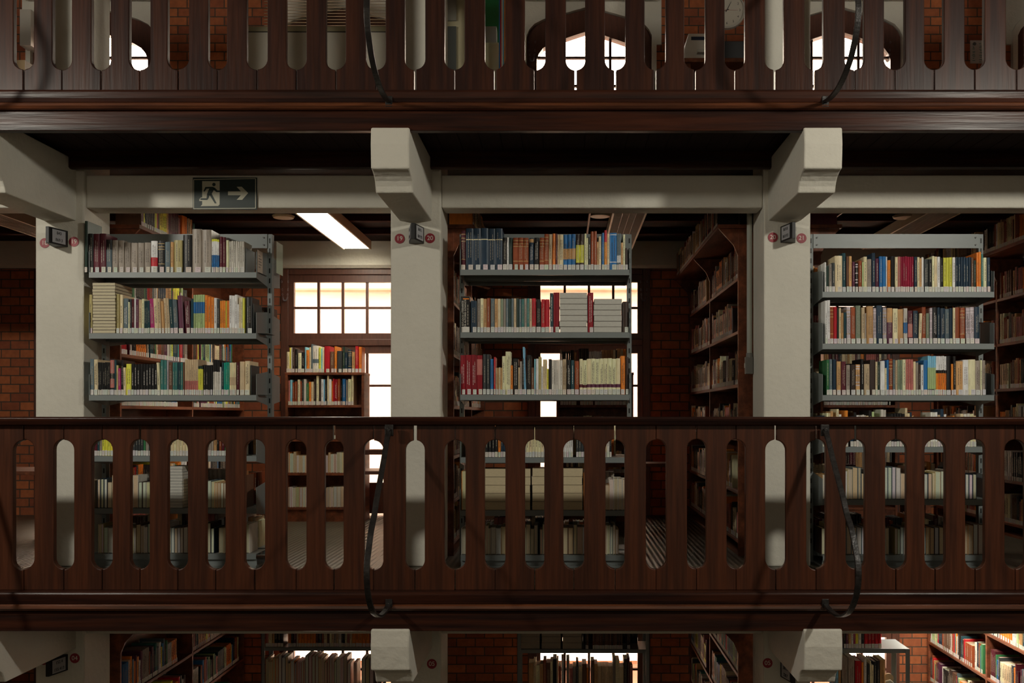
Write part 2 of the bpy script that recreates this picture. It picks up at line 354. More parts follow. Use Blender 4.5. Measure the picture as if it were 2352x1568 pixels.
# ------------------------------------------------------------ railings
SLOTC = {1: [54,146,234,321,408,495,585,680,767,858,953,1045,1137,1228,1318,1413,1507,1600,1691,1782,1875,1965,2058,2148,2240,2332],
         2: [54,142,232,321,409,499,590,680,771,863,953,1044,1137,1229,1322,1413,1505,1596,1688,1779,1870,1963,2055,2146,2239,2335]}
SLOTS1 = []
def railing(lv):
    z0 = (lv-1)*LV; D = 5.04
    base = empty('wooden_railing', (0, 5.06, z0+0.004))
    tag(base, 'dark red-brown wooden railing with slotted boards, %s' % ('below the shelves across the picture' if lv == 1 else 'cut off by the top of the picture'), 'railing')
    inv = Matrix.Translation((0, -5.06, -z0-0.004))
    def put(mb, name, m, **k):
        mb.v = [tuple(inv @ Vector(p)) for p in mb.v]; return mb.build(name, m, base, **k)
    C = SLOTC[lv]; C = [C[0]-92*k for k in range(8, 0, -1)]+C+[C[-1]+92*k for k in range(1, 9)]
    cs = [X(c, D) for c in C]
    rnd = random.Random(lv*5)
    hws = [0.0525+rnd.uniform(-0.003, 0.003) for _ in cs]
    if lv == 1: SLOTS1.extend([(c-23, c+23) for c in C])
    gaps = [rnd.uniform(0.0008, 0.0025) for _ in cs]; tg = [rnd.uniform(0.0006, 0.0030) for _ in cs]
    if lv == 1:
        for px_, g in ((953, 0.0095), (767, 0.007), (1782, 0.006), (1413, 0.006), (313+8, 0.005), (1965, 0.005)):
            i = min(range(len(C)), key=lambda k: abs(C[k]-px_)); tg[i] = g
    else:
        for px_ in (953, 1137, 1229, 1322, 1413, 1505, 1596, 1779, 1870): gaps[C.index(px_)] = 0.005
    za, zb = z0+0.113+0.002*0, z0+0.792
    if lv == 2: za = z0+0.130
    ztop = z0+0.872
    for i in range(len(cs)-1):
        xa, xb = cs[i], cs[i+1]
        jz = rnd.uniform(-0.004, 0.004)
        pts = [(xa+gaps[i], z0+0.004), (xb-gaps[i+1], z0+0.004)]
        ra, rb = hws[i], hws[i+1]
        n = 7
        for k in range(n+1):
            a = math.pi/2*k/n; pts.append((xb-max(rb*math.sin(a), gaps[i+1]), za+jz+rb*(1-math.cos(a))))
        for k in range(n+1):
            a = math.pi/2*k/n; pts.append((xb-max(rb*math.cos(a), tg[i+1]), zb+jz-rb*(1-math.sin(a))))
        pts += [(xb-tg[i+1], ztop), (xa+tg[i], ztop)]
        for k in range(n+1):
            a = math.pi/2*k/n; pts.append((xa+max(ra*math.sin(a), tg[i]), zb+jz-ra*(1-math.cos(a))))
        for k in range(n+1):
            a = math.pi/2*k/n; pts.append((xa+max(ra*math.cos(a), gaps[i]), za+jz+ra*(1-math.sin(a))))
        q = []
        for p in pts:
            if not q or (abs(p[0]-q[-1][0])+abs(p[1]-q[-1][1])) > 1e-4: q.append(p)
        b = MB(); yj = rnd.uniform(-0.002, 0.002); b.prism(q, 'y', 5.04+yj, 5.075+yj)
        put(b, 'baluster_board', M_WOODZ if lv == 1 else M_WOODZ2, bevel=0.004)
    b = MB(); b.prism([(5.02, z0+0.866), (5.005, z0+0.872), (4.992, z0+0.890), (4.988, z0+0.902), (4.992, z0+0.909), (5.000, z0+0.912), (5.115, z0+0.912), (5.123, z0+0.902), (5.095, z0+0.866)], 'x', XL, XR)
    put(b, 'handrail', M_WOODX, bevel=0.002)
railing(1); railing(2)

# iron braces that hang from the handrail to the gallery edge
BR = [(5.0,.868),(4.985,.845),(4.93,.80),(4.84,.70),(4.746,.605),(4.66,.52),(4.60,.448),(4.52,.38),(4.463,.30),(4.43,.25),(4.417,.188),(4.437,.11),(4.483,.050),(4.55,-.005),(4.636,-.042),(4.73,-.066),(4.823,-.072),(4.91,-.068),(4.974,-.058)]
def brace(xc, z0, label):
    e = empty('iron_brace', (xc, 4.97, z0-0.05)); tag(e, label, 'brace', 'iron braces on the railings')
    raw = [Vector((p[0]-4.97, p[1]+0.05)) for p in BR]; raw = [2*raw[0]-raw[1]]+raw+[2*raw[-1]-raw[-2]]; pts = []
    for i in range(1, len(raw)-2):
        p0, p1, p2, p3 = raw[i-1:i+3]
        for k in range(4):
            q = k/4.0; pts.append(0.5*((2*p1)+(p2-p0)*q+(2*p0-5*p1+4*p2-p3)*q*q+(3*p1-p0-3*p2+p3)*q*q*q))
    pts.append(raw[-2])
    b = MB(); n = len(pts); w = 0.0135; t = 0.006
    ring = []
    for i, p in enumerate(pts):
        d = (pts[min(i+1, n-1)]-pts[max(i-1, 0)]).normalized(); nn = Vector((-d.y, d.x))
        for sx, st in ((-1, -1), (1, -1), (1, 1), (-1, 1)): ring.append((sx*w, p.x+nn.x*t*st, p.y+nn.y*t*st))
    fs = [(3, 2, 1, 0), (4*n-4, 4*n-3, 4*n-2, 4*n-1)]
    for i in range(n-1):
        for k in range(4): fs.append((4*i+k, 4*i+(k+1) % 4, 4*i+4+(k+1) % 4, 4*i+4+k))
    b.add(ring, fs); b.build('curved_bar', M_IRON, e, bevel=0.002)
    b = MB(); b.box(-0.022, 0.022, 0.01, 0.022, 0.862, 0.922); b.cyl((0, -0.006, 0.895), 0.010, 0.018, 'y', 10); b.build('top_clamp', M_IRON, e, bevel=0.003)
    b = MB(); b.box(-0.018, 0.018, 0.003, 0.014, -0.035, 0.02); b.cyl((0, -0.004, -0.008), 0.008, 0.01, 'y', 10); b.build('foot_plate', M_IRON, e, bevel=0.002)
brace(-0.905, 0, 'black iron brace curving down the lower railing by middle column')
brace(1.353, 0, 'rust-tinged black iron brace on lower railing, right of centre')
brace(-0.905, LV, 'black iron brace foot on upper railing above middle column')
brace(1.353, LV, 'black iron brace curling onto upper gallery edge at right')
brace(-3.08, LV, 'black iron brace at the top left corner, mostly outside picture')
brace(-3.08, 0, 'black iron brace on the lower railing beyond the left edge')

# ------------------------------------------------------------ colours and books
PAL = {'bk': ('black', 26, 25, 26), 'ch': ('charcoal', 48, 52, 54), 'sl': ('slate', 74, 90, 98), 'gy': ('grey-brown', 122, 112, 102), 'lg': ('light grey', 160, 156, 148),
 'wh': ('white', 190, 184, 174), 'cr': ('cream', 176, 160, 126), 'be': ('beige', 156, 136, 106), 'tn': ('tan', 158, 118, 72), 'br': ('brown', 92, 60, 42), 'db': ('dark brown', 56, 40, 34),
 'ru': ('rust brown', 130, 56, 24), 'or': ('orange', 200, 100, 22), 'ye': ('yellow', 188, 172, 42), 'yg': ('yellow-green', 162, 160, 44), 'ol': ('olive', 146, 134, 84),
 'gr': ('green', 42, 104, 60), 'pg': ('pale green', 128, 148, 98), 'dg': ('dark green', 28, 50, 42), 'te': ('teal', 44, 102, 98), 'dt': ('dark teal', 22, 58, 66), 'tq': ('turquoise', 4, 126, 108),
 'bl': ('blue', 24, 88, 145), 'lb': ('light blue', 92, 150, 184), 'nv': ('navy', 24, 46, 66), 'rd': ('red', 168, 18, 30), 'dr': ('deep red', 124, 4, 20), 'cs': ('crimson', 134, 10, 44),
 'ma': ('maroon', 82, 20, 34), 'mg': ('magenta', 152, 24, 92), 'pl': ('plum', 84, 36, 60), 'ro': ('rose', 152, 84, 78), 'mt': ('mottled green', 100, 112, 92), 'sv': ('silver', 146, 136, 142)}
GAIN = 2.05
def pc(code, k=1.0):
    n, r, g, b = PAL[code]; y_ = 0.3*r+0.55*g+0.15*b; c = rgb(r*0.86+y_*0.14, g*0.86+y_*0.14, b*0.86+y_*0.14)
    l_ = max(0.004, 0.3*c[0]+0.55*c[1]+0.15*c[2]); g_ = (l_/0.22)**0.16
    return tuple(min(0.86, v*GAIN*k*g_) for v in c)
GOLD = (0.55, 0.38, 0.16); LABEL = (0.74, 0.72, 0.67); PAGE = (0.60, 0.50, 0.34); PAGEW = (0.66, 0.64, 0.58)
def book_geo(w, h, d, code, tok, rnd, pages=False, label=True):
    cov, pag, lab = MB(), MB(), MB()
    base = pc(code, rnd.uniform(0.78, 1.15)); h *= rnd.uniform(0.985, 1.008)
    lum = sum(base)/3
    cuts = [(0, h, base)]
    def block(z0, z1, c):
        nonlocal cuts
        out = []
        for a, b_, cc in cuts:
            if z1 <= a or z0 >= b_: out.append((a, b_, cc)); continue
            if a < z0: out.append((a, z0, cc))
            out.append((max(a, z0), min(b_, z1), c))
            if b_ > z1: out.append((z1, b_, cc))
        cuts = out
    for t in tok:
        if t[0] == 'B':
            for f in (0.90, 0.80, 0.72, 0.26): block(h*f, h*f+0.004, GOLD)
        elif t[0] == 'S':
            for f in (0.92, 0.84, 0.62, 0.40, 0.30): block(h*f, h*f+0.007, pc('sv', 1.2))
        elif t[0] == 'L':                       # colour block L:code:f0:f1 (fractions of the height)
            _, c, f0, f1 = t.split(':'); block(h*float(f0), h*float(f1), pc(c))
    tb = min(0.0022, w*0.16)
    if not pages:
        r = min(0.006, w*0.30)
        prof = [(0, r), (w*0.18, r*0.3), (w*0.5, 0), (w*0.82, r*0.3), (w, r), (w, d), (w-tb, d), (w-tb, r+0.002), (w*0.5, 0.003), (tb, r+0.002), (tb, d), (0, d)]
    else:
        prof = [(0, 0), (tb, 0), (tb, d-0.005), (w-tb, d-0.005), (w-tb, 0), (w, 0), (w, d), (0, d)]
    for a, b_, c in cuts: cov.prism(prof, 'z', a, b_, c)
    pgc = PAGE if rnd.random() < 0.6 else PAGEW
    pgc = tuple(v*rnd.uniform(0.85, 1.1) for v in pgc)
    ins = 0.003
    pag.box(tb, w-tb, 0.002 if pages else 0.006, d-0.004, ins, h-ins, pgc)
    if pages and w > 0.012:
        pass
    if not pages:
        # title lettering as short raised strokes
        if 'N' not in tok and rnd.random() < 0.85 and w > 0.007:
            tc = tuple(min(0.8, v) for v in (0.42, 0.38, 0.30)) if lum < 0.22 else (0.10, 0.07, 0.05)
            if 'T' in tok: tc = (0.75, 0.72, 0.66)
            rows = 2 if w > 0.022 else 1
            for q in range(rows):
                xc = w*(0.5 if rows == 1 else (0.36+0.3*q)); tw = min(0.0035, w*0.14) if rows == 1 else 0.0022
                z = 0.045+rnd.uniform(0.01, h*0.12); z1 = h*rnd.uniform(0.7, 0.92)
                while z < z1:
                    l = rnd.uniform(0.006, 0.022)
                    cov.box(xc-tw/2, xc+tw/2, -0.0004, 0.0008, z, min(z+l, z1), tc); z += l+0.003
        if label:
            lw = rnd.uniform(0.86, 0.98); x0 = w*(1-lw)*rnd.random(); x1 = x0+w*lw
            if w > 0.03: x0 = w*0.35; x1 = w*0.97
            zt = 0.0315+rnd.uniform(-0.001, 0.0025); z0 = 0.0015
            lc = tuple(v*rnd.uniform(0.88, 1.05) for v in LABEL)
            lab.box(x0, x1, -0.0010, -0.0004, z0, zt, lc)
            g = (0.22, 0.22, 0.27)
            for f in (0.78, 0.64, 0.38):
                lab.box(x0+(x1-x0)*0.2, x0+(x1-x0)*(0.55+0.25*rnd.random()), -0.0012, -0.0008, zt*f, zt*f+0.0012, g)
    else: pass
    return cov, pag, lab
ROWS = []
def row(phrase, facing, base, items, depth=(0.14, 0.19), vis=1.0, pages=False, group=None, label=True, flat=None):
    ROWS.append(dict(phrase=phrase, facing=facing, base=base, items=items, depth=depth, vis=vis, pages=pages, group=group or 'books on '+phrase, label=label, flat=flat))
def parse(txt, D, shelf_py, x_origin=0.0):
    out = []
    for it in txt.replace('\n', ' ').split(';'):
        it = it.strip()
        if not it: continue
        p = it.split(); a, b_ = p[0].split('-'); a, b_ = float(a), float(b_); top = float(p[1]); code = p[2]
        tok = []; n = 1; lean = 0.0
        for t in p[3:]:
            if t[0] == '*': n = int(t[1:])
            elif t[0] == '/': lean = float(t[1:])
            else: tok.append(t)
        w = (b_-a)/n
        for k in range(n):
            x0 = X(a+w*k, D); x1 = X(a+w*(k+1), D)
            out.append([x0+0.0005, x1-0.0005, (shelf_py-top)*D/F, code, tok, lean])
    return out
def fill(L, seed, codes, hr=(0.18, 0.24), wr=(0.012, 0.035), gapp=0.06, start=0.0):
    r = random.Random(seed); u = start; out = []
    run = 0; c = None; h = 0.2; w = 0.02
    while True:
        if run <= 0:
            c = r.choice(codes); run = 1 if r.random() < 0.75 else r.randint(2, 5); h = r.uniform(*hr); w = r.uniform(*wr)
            if r.random() < gapp: u += r.uniform(0.01, 0.04)
        if u+w > L: break
        out.append([u+0.0006, u+w-0.0006, h, c, [], 0.0]); u += w; run -= 1
    return out
DS = 5.812
L1 = """194-201 506 dg N;201-214 536 bk;214-228 535 ma;228-243 535 ma;243-256 549 sl L:bk:0.7:1;257-270 551 be;271-284 551 be;285-299 556 gy;300-315 556 gy;316-330 556 gy;331-345 556 gy;346-361 553 wh L:rd:0.2:0.48;
362-377 552 bk B;378-390 555 sl;391-398 555 tn;399-418 551 ol;420-440 538 bk;441-462 526 gy;463-485 526 gy;486-503 548 wh L:bl:0:0.52 L:ye:0.93:1 *4;504-511 543 ma;511-518 543 ma;519-525 551 cr;526-561 553 lg *7"""
L2 = """204-212 675 ol;267-274 675 ol;275-282 675 cr;283-294 685 sl T;294-298 693 cr;298-302 686 ch;302-308 685 ma;308-312 684 wh;312-318 686 pl;318-325 687 be;325-331 685 be;331-344 690 dt *3;345-355 684 mg /2;355-364 685 cr /3;364-371 684 be /3;372-378 690 tn /3;379-391 684 be /3 *2;
391-399 686 dt /3;399-409 686 sl /3;411-422 677 pl /3;425-437 691 ma T /2;438-444 685 dt;444-470 676 pg L:bl:0.52:0.81 *5;470-477 677 or;477-484 682 or;484-491 683 or;491-498 683 wh;498-504 685 ch;505-518 690 or *3;518-521 690 yg;521-526 690 or;526-545 677 wh *3;545-549 698 wh;549-557 683 cr *2;557-562 683 yg;564-579 682 bk"""
L3 = """206-215 824 sl;216-225 824 cr /1;225-252 832 bk *7;252-262 824 bk L:ro:0.6:0.97 L:ro:0.2:0.45;262-267 826 dt;267-271 838 ol;271-278 845 mg /1;278-283 826 bk;283-289 844 cr /1;289-301 836 ye;301-361 836 bk *9 T;361-368 832 cr /2;368-383 826 te *2;383-387 826 sv;387-396 832 br;396-407 832 te *2;407-414 832 dt *2;414-420 832 te;420-423 832 br;
424-455 825 ro L:be:0.4:1 *6;455-466 840 yg L:dg:0.9:1 *3;467-488 838 bk *4;489-505 826 lg L:bk:0.66:1 *4;505-508 842 wh;509-514 832 dt;514-526 832 tq *3;527-542 832 cr L:be:0.3:0.55 *5;543-549 832 ma;550-561 829 be;562-573 828 cr"""
Mi1 = """1059-1069 528 ma B;1070-1087 523 nv L:cr:0.72:0.74;1087-1104 523 nv L:cr:0.72:0.74;1104-1121 523 nv L:cr:0.72:0.74;1121-1137 523 nv L:cr:0.72:0.74;1137-1154 523 nv L:cr:0.72:0.74;1155-1164 545 bk;1164-1169 545 wh;1169-1177 545 dg;1178-1190 545 ru B;1190-1202 545 ru B;1202-1214 545 ru B;1216-1226 545 nv L:tn:0.86:0.97 T;1227-1238 545 bk T;1239-1250 545 ru B;1250-1260 536 ru B;
1260-1268 536 be;1269-1276 536 or;1276-1280 536 ma;1280-1284 538 be;1284-1294 537 cr;1294-1322 537 bl L:tn:0.3:0.6 *3;1323-1341 537 db L:yg:0.2:0.7 *2;1342-1347 536 cr;1347-1351 546 cr;1351-1357 543 bk T;1357-1371 530 ru *2;1371-1375 555 tn;1375-1381 541 cr;1382-1388 534 bl;1388-1394 528 or L:rd:0.7:1;1394-1400 536 cr;1400-1417 533 bl L:wh:0.94:0.96 L:wh:0.20:0.22;1417-1426 536 sl L:wh:0.2:0.4 *2;1426-1431 556 be;1431-1436 537 cr;1436-1443 569 db N"""
Mi2 = """1081-1095 690 nv;1096-1118 685 be *3;1118-1126 684 ru;1127-1136 685 sl;1136-1150 685 be *2;1150-1222 685 mt *12;1222-1231 685 ro L:rd:0.2:1;1232-1242 686 bk;1243-1252 686 rd;1252-1262 686 rd;1263-1271 672 dt T;1271-1285 671 dr T;1350-1363 671 dr T;1430-1444 692 db N"""
Mi3 = """1057-1069 815 dr T;1069-1082 815 dr T;1082-1095 815 dr T;1095-1108 815 dr L:ro:0.5:0.9 T;1109-1125 813 ch *2;1126-1133 824 bl;1134-1138 820 rd;1138-1153 844 be *4;1153-1161 817 cr;1161-1173 807 cr;1173-1178 838 or;1178-1190 823 bk T;1190-1194 843 be;1194-1199 829 be;1199-1204 822 bk;1204-1209 796 lb /2;1210-1220 815 bk;1220-1227 843 br;1227-1230 824 lb;1231-1237 824 wh;1237-1243 818 ol;1243-1247 840 wh;1247-1256 825 cr *2;1256-1260 846 ye;1260-1267 824 bk;
1267-1292 826 lg *5;1292-1301 825 be;1302-1311 825 bk T;1311-1319 826 dt T;1320-1330 829 ru;1331-1339 823 cr L:ma:0.2:0.29;1339-1348 827 cr L:ma:0.2:0.28;1348-1425 823 cr L:pl:0.2:0.29 *8;1426-1436 816 or;1437-1444 820 db N"""
R1 = """1894-1898 601 wh;1898-1904 611 dg;1904-1911 606 be;1911-1918 603 ch;1918-1935 587 cr;1935-1943 581 dt;1944-1950 587 br;1950-1957 587 tn;1958-1964 600 pl;1965-1971 602 bk S;1972-1980 597 ru;1980-1984 601 gr L:pg:0:1;1984-1992 588 cr;1992-2002 595 gy;2003-2011 580 nv;2011-2019 592 pl;2020-2035 588 bl *2;2035-2038 588 wh;2039-2046 597 or;2047-2055 588 bk;2056-2063 589 cr;2063-2069 589 ro;2069-2099 588 cs *6;
2100-2107 588 nv;2107-2113 589 cr;2113-2117 592 tn;2117-2122 590 wh;2123-2133 594 ch;2133-2141 594 bk;2141-2153 588 cr *2;2153-2160 588 wh;2160-2167 590 bk;2167-2187 590 yg *3;2188-2195 590 wh;2195-2231 590 nv *6;2231-2237 590 br;2237-2242 597 dg;2243-2254 578 or *2;2254-2259 583 te;2259-2267 590 cr;2268-2275 590 nv"""
R2 = """1895-1907 689 wh *2;1907-1915 705 ru B;1915-1923 705 rd;1923-1927 707 dg;1927-1932 706 cr;1932-1938 717 tn;1938-1944 717 dt;1945-1954 705 sv B;1955-1965 705 ru;1966-1977 702 mt;1979-1987 706 be;1987-1990 719 gy;1991-2006 703 tn;2006-2013 707 sv S;2014-2027 701 nv;2028-2037 706 sv B;2038-2050 707 pl L:tn:0.6:1;2051-2063 708 cr;2063-2075 710 tn;2076-2085 707 lg L:bl:0.3:0.6;2086-2097 712 ma L:ro:0.2:0.6;
2098-2109 713 nv;2110-2117 719 cr /-2;2118-2127 705 ru;2127-2135 718 mt;2136-2142 706 sv S;2143-2153 704 bk T;2153-2160 705 nv;2161-2171 706 nv;2171-2181 708 sl;2181-2188 706 nv;2189-2195 706 cr;2195-2205 706 ru;2206-2217 706 ru B;2219-2228 706 sv S;2228-2238 705 sv S;2239-2250 704 nv"""
R3 = """1898-1905 826 gr;1905-1912 825 sl;1913-1921 825 nv;1922-1932 829 tn B;1933-1943 829 ma;1944-1953 838 gy;1955-1965 837 db;1966-1976 836 tn S;1978-1984 824 bk T;1985-1998 836 be;1999-2011 825 db;2011-2016 830 cr;2016-2021 830 mt;2022-2033 829 wh;2033-2037 844 cr;2037-2042 826 bl;2042-2051 824 ru B;2051-2073 826 mt *4;2073-2081 825 cr;2081-2098 825 ro *3;
2098-2104 830 cr;2104-2110 831 be;2110-2115 836 db;2115-2122 837 wh;2122-2131 826 bl N;2131-2150 817 gr L:pg:0.15:0.7 L:lb:0.7:1 L:bk:0.1:0.15 *4;2150-2174 817 or L:wh:0.64:1 L:bk:0.56:0.64 *5;2174-2184 818 bk;2185-2190 835 or;2190-2196 817 bk;2196-2212 829 tn;2212-2225 825 wh;2225-2241 825 cr;2241-2252 827 gy;2252-2256 827 cr;2256-2264 827 gy"""
def shelfbooks(txt, py, phrase, vis=1.0):
    row(phrase, 'front', (0, DS, Z(py, 5.80)+0.0005), parse(txt, DS, py), vis=vis)
shelfbooks(L1, 625, 'top shelf, left steel unit'); shelfbooks(L2, 765, 'second shelf, left steel unit'); shelfbooks(L3, 907, 'third shelf, left steel unit')
shelfbooks(Mi1, 619, 'top shelf, middle steel unit'); shelfbooks(Mi2, 763, 'second shelf, middle steel unit'); shelfbooks(Mi3, 906, 'third shelf, middle steel unit')
shelfbooks(R1, 670, 'top shelf, right steel unit'); shelfbooks(R2, 789, 'second shelf, right steel unit'); shelfbooks(R3, 907, 'third shelf, right steel unit')
W1 = """658-665 807 be;665-668 798 ye;668-671 797 lg;671-677 797 db;678-683 802 bk;684-692 810 cr;692-699 809 bk;700-703 796 lb;703-710 803 or;710-714 797 cr;714-718 790 sl;718-731 794 lg L:sl:0.35:0.5;732-737 798 ye;737-740 800 lb;740-744 797 cr;745-757 795 rd N;758-767 807 br;768-773 795 or;774-785 806 ch;787-792 795 dg;792-798 809 nv;799-807 802 nv B;808-815 808 tn;816-823 795 rd;824-831 796 or"""
W2 = """662-666 874 ro;666-671 871 lb;671-676 877 ru;676-682 875 ru;683-689 872 cr;689-693 875 ru;693-697 871 ch;697-703 870 lg;703-709 880 gr;709-714 876 or;714-720 876 cr;720-725 870 db;726-732 863 cr;732-737 871 db;737-743 871 wh;743-746 871 lb;746-750 872 bk;751-755 862 cr;755-761 870 wh;762-764 875 or;764-768 870 rd;768-775 870 dr T;775-781 870 ru;782-785 873 bk;786-794 870 bl;795-798 873 gy;799-806 870 cr;807-812 862 cr"""
DW = 8.312
row('top of the low bookcase by the window', 'front', (0, DW, Z(855, 8.3)+0.0005), parse(W1, DW, 855), vis=1.0)
row('second shelf, low bookcase by the window', 'front', (0, DW, Z(930, 8.3)+0.0005), parse(W2, DW, 930), vis=1.0)
# lower shelves of the steel units, books turned with page edges outwards
CP = ['cr', 'wh', 'be', 'lg', 'tn', 'sl', 'br', 'nv', 'ol', 'db', 'gy']
CALL = ['cr', 'be', 'lg', 'wh', 'br', 'ru', 'db', 'nv', 'dt', 'sl', 'gy', 'ma', 'rd', 'or', 'ye', 'te', 'gr', 'bl', 'bk', 'tn', 'ro', 'pg', 'pl', 'ch']
CWARM = ['cr', 'be', 'tn', 'ru', 'br', 'db', 'ro', 'wh', 'gy', 'ma', 'cr', 'be', 'or', 'bk', 'ch']
UN = {'left': (X(205, 5.8), X(588, 5.8)), 'middle': (X(1058, 5.8), X(1445, 5.8)), 'right': (X(1890, 5.8), X(2283, 5.8))}
SH = {'left': [625, 765, 907, 1047, 1167, 1272], 'middle': [619, 763, 906, 1050, 1172, 1275], 'right': [670, 789, 907, 1026, 1147, 1275]}
for i, u in enumerate(('left', 'middle', 'right')):
    a, b_ = UN[u]; z = [Z(p, 5.8)+0.0005 for p in SH[u]]
    row('fourth shelf, %s steel unit' % u, 'front', (a, DS, z[3]), fill(b_-a-0.10, 15+i, CALL if u == 'left' else (['cr', 'lg', 'wh', 'bk', 'nv', 'cr', 'or', 'ch'] if u == 'middle' else ['cr', 'lg', 'wh', 'be', 'bk', 'wh', 'cr', 'or', 'nv', 'pg']), (0.17, 0.235), (0.010, 0.022)), vis=1.0)
    if u != 'middle':
        its = [t for t in fill(b_-a-0.06, 21+i, CP, (0.15, 0.20), (0.016, 0.034)) if u != 'left' or t[1] < X(386, DS)-a or t[0] > X(431, DS)-a]
        row('fifth shelf, %s steel unit' % u, 'front', (a, DS, z[4]), its, vis=1.0, pages=True)
    else:
        row('fifth shelf, middle steel unit', 'front', (a, DS, z[4]), [[0.005, 0.034, 0.235, 'or', [], 0], [0.742, 0.765, 0.225, 'or', [], 0]]+[[q+0.77, w+0.77, h, c, t, l] for q, w, h, c, t, l in fill(0.25, 27, CP, (0.14, 0.20), (0.014, 0.03))], vis=1.0, pages=True)
    row('lowest shelf, %s steel unit' % u, 'front', (a, DS+0.02, z[5]), fill(b_-a-0.05, 31+i, CP, (0.15, 0.185), (0.014, 0.032)), vis=0.9, pages=True)
    for k, (zz, s) in enumerate(((z[4], 41), (z[5], 51), (z[3], 61))):
        row('far side, %s steel unit' % u, 'front', (a, 6.09, zz), fill(b_-a-0.05, s+i, CWARM, (0.16, 0.22), (0.012, 0.03)), vis=0.0, label=False)
for k in range(3): row('far side, right steel unit', 'front', (UN['right'][0], 6.09, Z(SH['right'][k], 5.8)), fill(1.0, 87+k, CWARM, (0.17, 0.205), (0.012, 0.03), 0.0), vis=0.0, label=False)
row('far side, left steel unit', 'front', (UN['left'][0], 6.09, Z(765, 5.8)), fill(1.0, 77, CWARM, (0.15, 0.19), (0.012, 0.03)), vis=0.0, label=False)
# wooden bookcases along the column lines: (x of front, facing, level)
SHW = [0.90, 0.55, 0.20, -0.15, -0.50, -0.82]
SHL = [0.74, 0.40, 0.06, -0.27, -0.56, -0.83]
CASES = [('bay left', -2.90, 1, 1, SHL, 'tall wooden bookcase along left column line', 0.40),
         ('bay middle', 1.14, -1, 1, SHW, 'tall wooden bookcase right of middle bay', 0.85),
         ('bay middle left', -0.72, 1, 1, SHL, 'tall wooden bookcase behind the middle column', 0.15),
         ('bay right left', 1.68, 1, 1, SHL, 'tall wooden bookcase behind the right column', 0.1),
         ('bay right', 3.38, -1, 1, SHW, 'tall wooden bookcase at right edge', 0.9),
         ('low left', -2.90, 1, 0, SHL, 'ground level bookcase at bottom left', 0.6),
         ('low middle', 1.14, -1, 0, SHW, 'ground level bookcase below middle column', 0.6),
         ('low right', 3.30, -1, 0, SHW, 'bright ground level bookcase at bottom right', 1.0)]
YA, YM, YE = 6.30, 7.52, 8.72
NTH = ['first', 'second', 'third', 'fourth', 'fifth', 'sixth']
for ci, (nm, xf, fc, lv, shs, phr, vis) in enumerate(CASES):
    e = (lv-1)*LV+EZ
    codes = CWARM if lv == 1 and nm != 'bay left' else CALL
    for si, dz in enumerate([1.24]+shs):
        for ui, (ya, yb) in enumerate(((YA, YM), (YM, YE))):
            seed = 100+ci*37+si*5+ui
            L = yb-ya-0.06
            it = fill(L*(0.97 if (si+ui+ci) % 3 else 0.8), seed, codes, (0.17, 0.235) if dz != 1.24 else (0.17, 0.22), (0.014, 0.040) if lv == 0 else (0.014, 0.034))
            xo = xf+fc*(0.12 if dz == 1.24 else -0.012)
            if si and dz == shs[0] and False: pass
            base = (xo, ya+0.03, e+dz+0.0005) if fc > 0 else (xo, yb-0.03, e+dz+0.0005)
            what = 'overhanging top' if si == 0 else ('%s shelf' % NTH[si-1])
            row('%s of %s %s section' % (what, phr, ('near', 'far')[ui]), 'right' if fc > 0 else 'left', base, it, depth=(0.13, 0.18), vis=vis)
# steel shelf at ground level, right bay (lit)
row('ground level steel shelf at bottom right', 'front', (0, 6.78, Z(1490, 6.76)+0.0005), parse('1938-1943 1440 bk;1943-1949 1440 pl;1949-1955 1440 tn;1955-1961 1440 wh;1961-1965 1440 mg;1965-1972 1440 ye;1972-1979 1440 wh;1979-1985 1440 ch;1986-2025 1436 rd *5', 6.78, 1490), vis=1.0)
row('lower shelf of ground level steel shelf, bottom right', 'front', (0, 6.78, Z(1615, 6.76)+0.0005), parse('1920-1926 1540 lb;1926-1932 1541 tn;1934-1948 1512 gy;1949-1963 1512 gy;1965-1979 1519 rd;1979-1984 1522 or;1985-1991 1516 wh;1992-1998 1528 ch;1998-2001 1520 cr;2001-2007 1530 cr;2007-2014 1520 ch;2014-2021 1520 ch L:yg:0.3:0.45;2022-2034 1518 tn', 6.78, 1615), vis=0.5)
# frontal dark cases at ground level and silhouettes in front of the windows
row('upper shelf, dark ground level case in left bay', 'front', (X(610, 8.2), 8.2, Z(1485, 8.2)), fill(0.95, 301, CWARM, (0.17, 0.22), (0.014, 0.03)), vis=0.5)
row('lower shelf, dark ground level case in left bay', 'front', (X(610, 8.2), 8.2, Z(1577, 8.2)), fill(0.95, 302, CWARM, (0.20, 0.27), (0.014, 0.035)), vis=0.5, pages=True)
row('upper shelf, dark ground level steel unit in middle bay', 'front', (X(1345, 7.9), 7.9, Z(1490, 7.9)), fill(0.37, 303, ['db', 'bk', 'br'], (0.17, 0.22), (0.010, 0.016)), vis=0.4)
row('back of dark ground level steel unit', 'front', (X(1196, 7.9), 8.10, Z(1490, 7.9)), fill(1.0, 305, ['db', 'bk', 'br'], (0.25, 0.28), (0.012, 0.03), 0.0), vis=0.0, depth=(0.05, 0.07), label=False)
row('lower shelf, dark ground level steel unit in middle bay', 'front', (X(1205, 7.9), 7.9, Z(1590, 7.9)), fill(0.90, 304, CWARM, (0.20, 0.29), (0.014, 0.04)), vis=0.5)
for k, (xx, nm) in enumerate(((-0.064, 'middle'), (2.216, 'right'))):
    for j, dz in enumerate((0.364, 0.083, -0.21, -0.503)):
        row('low bookcase before the %s window' % nm, 'front', (xx+0.03, DW, EZ+dz), fill(0.60, 310+k*9+j, CWARM, (0.17, 0.21), (0.012, 0.03)), vis=0.25)
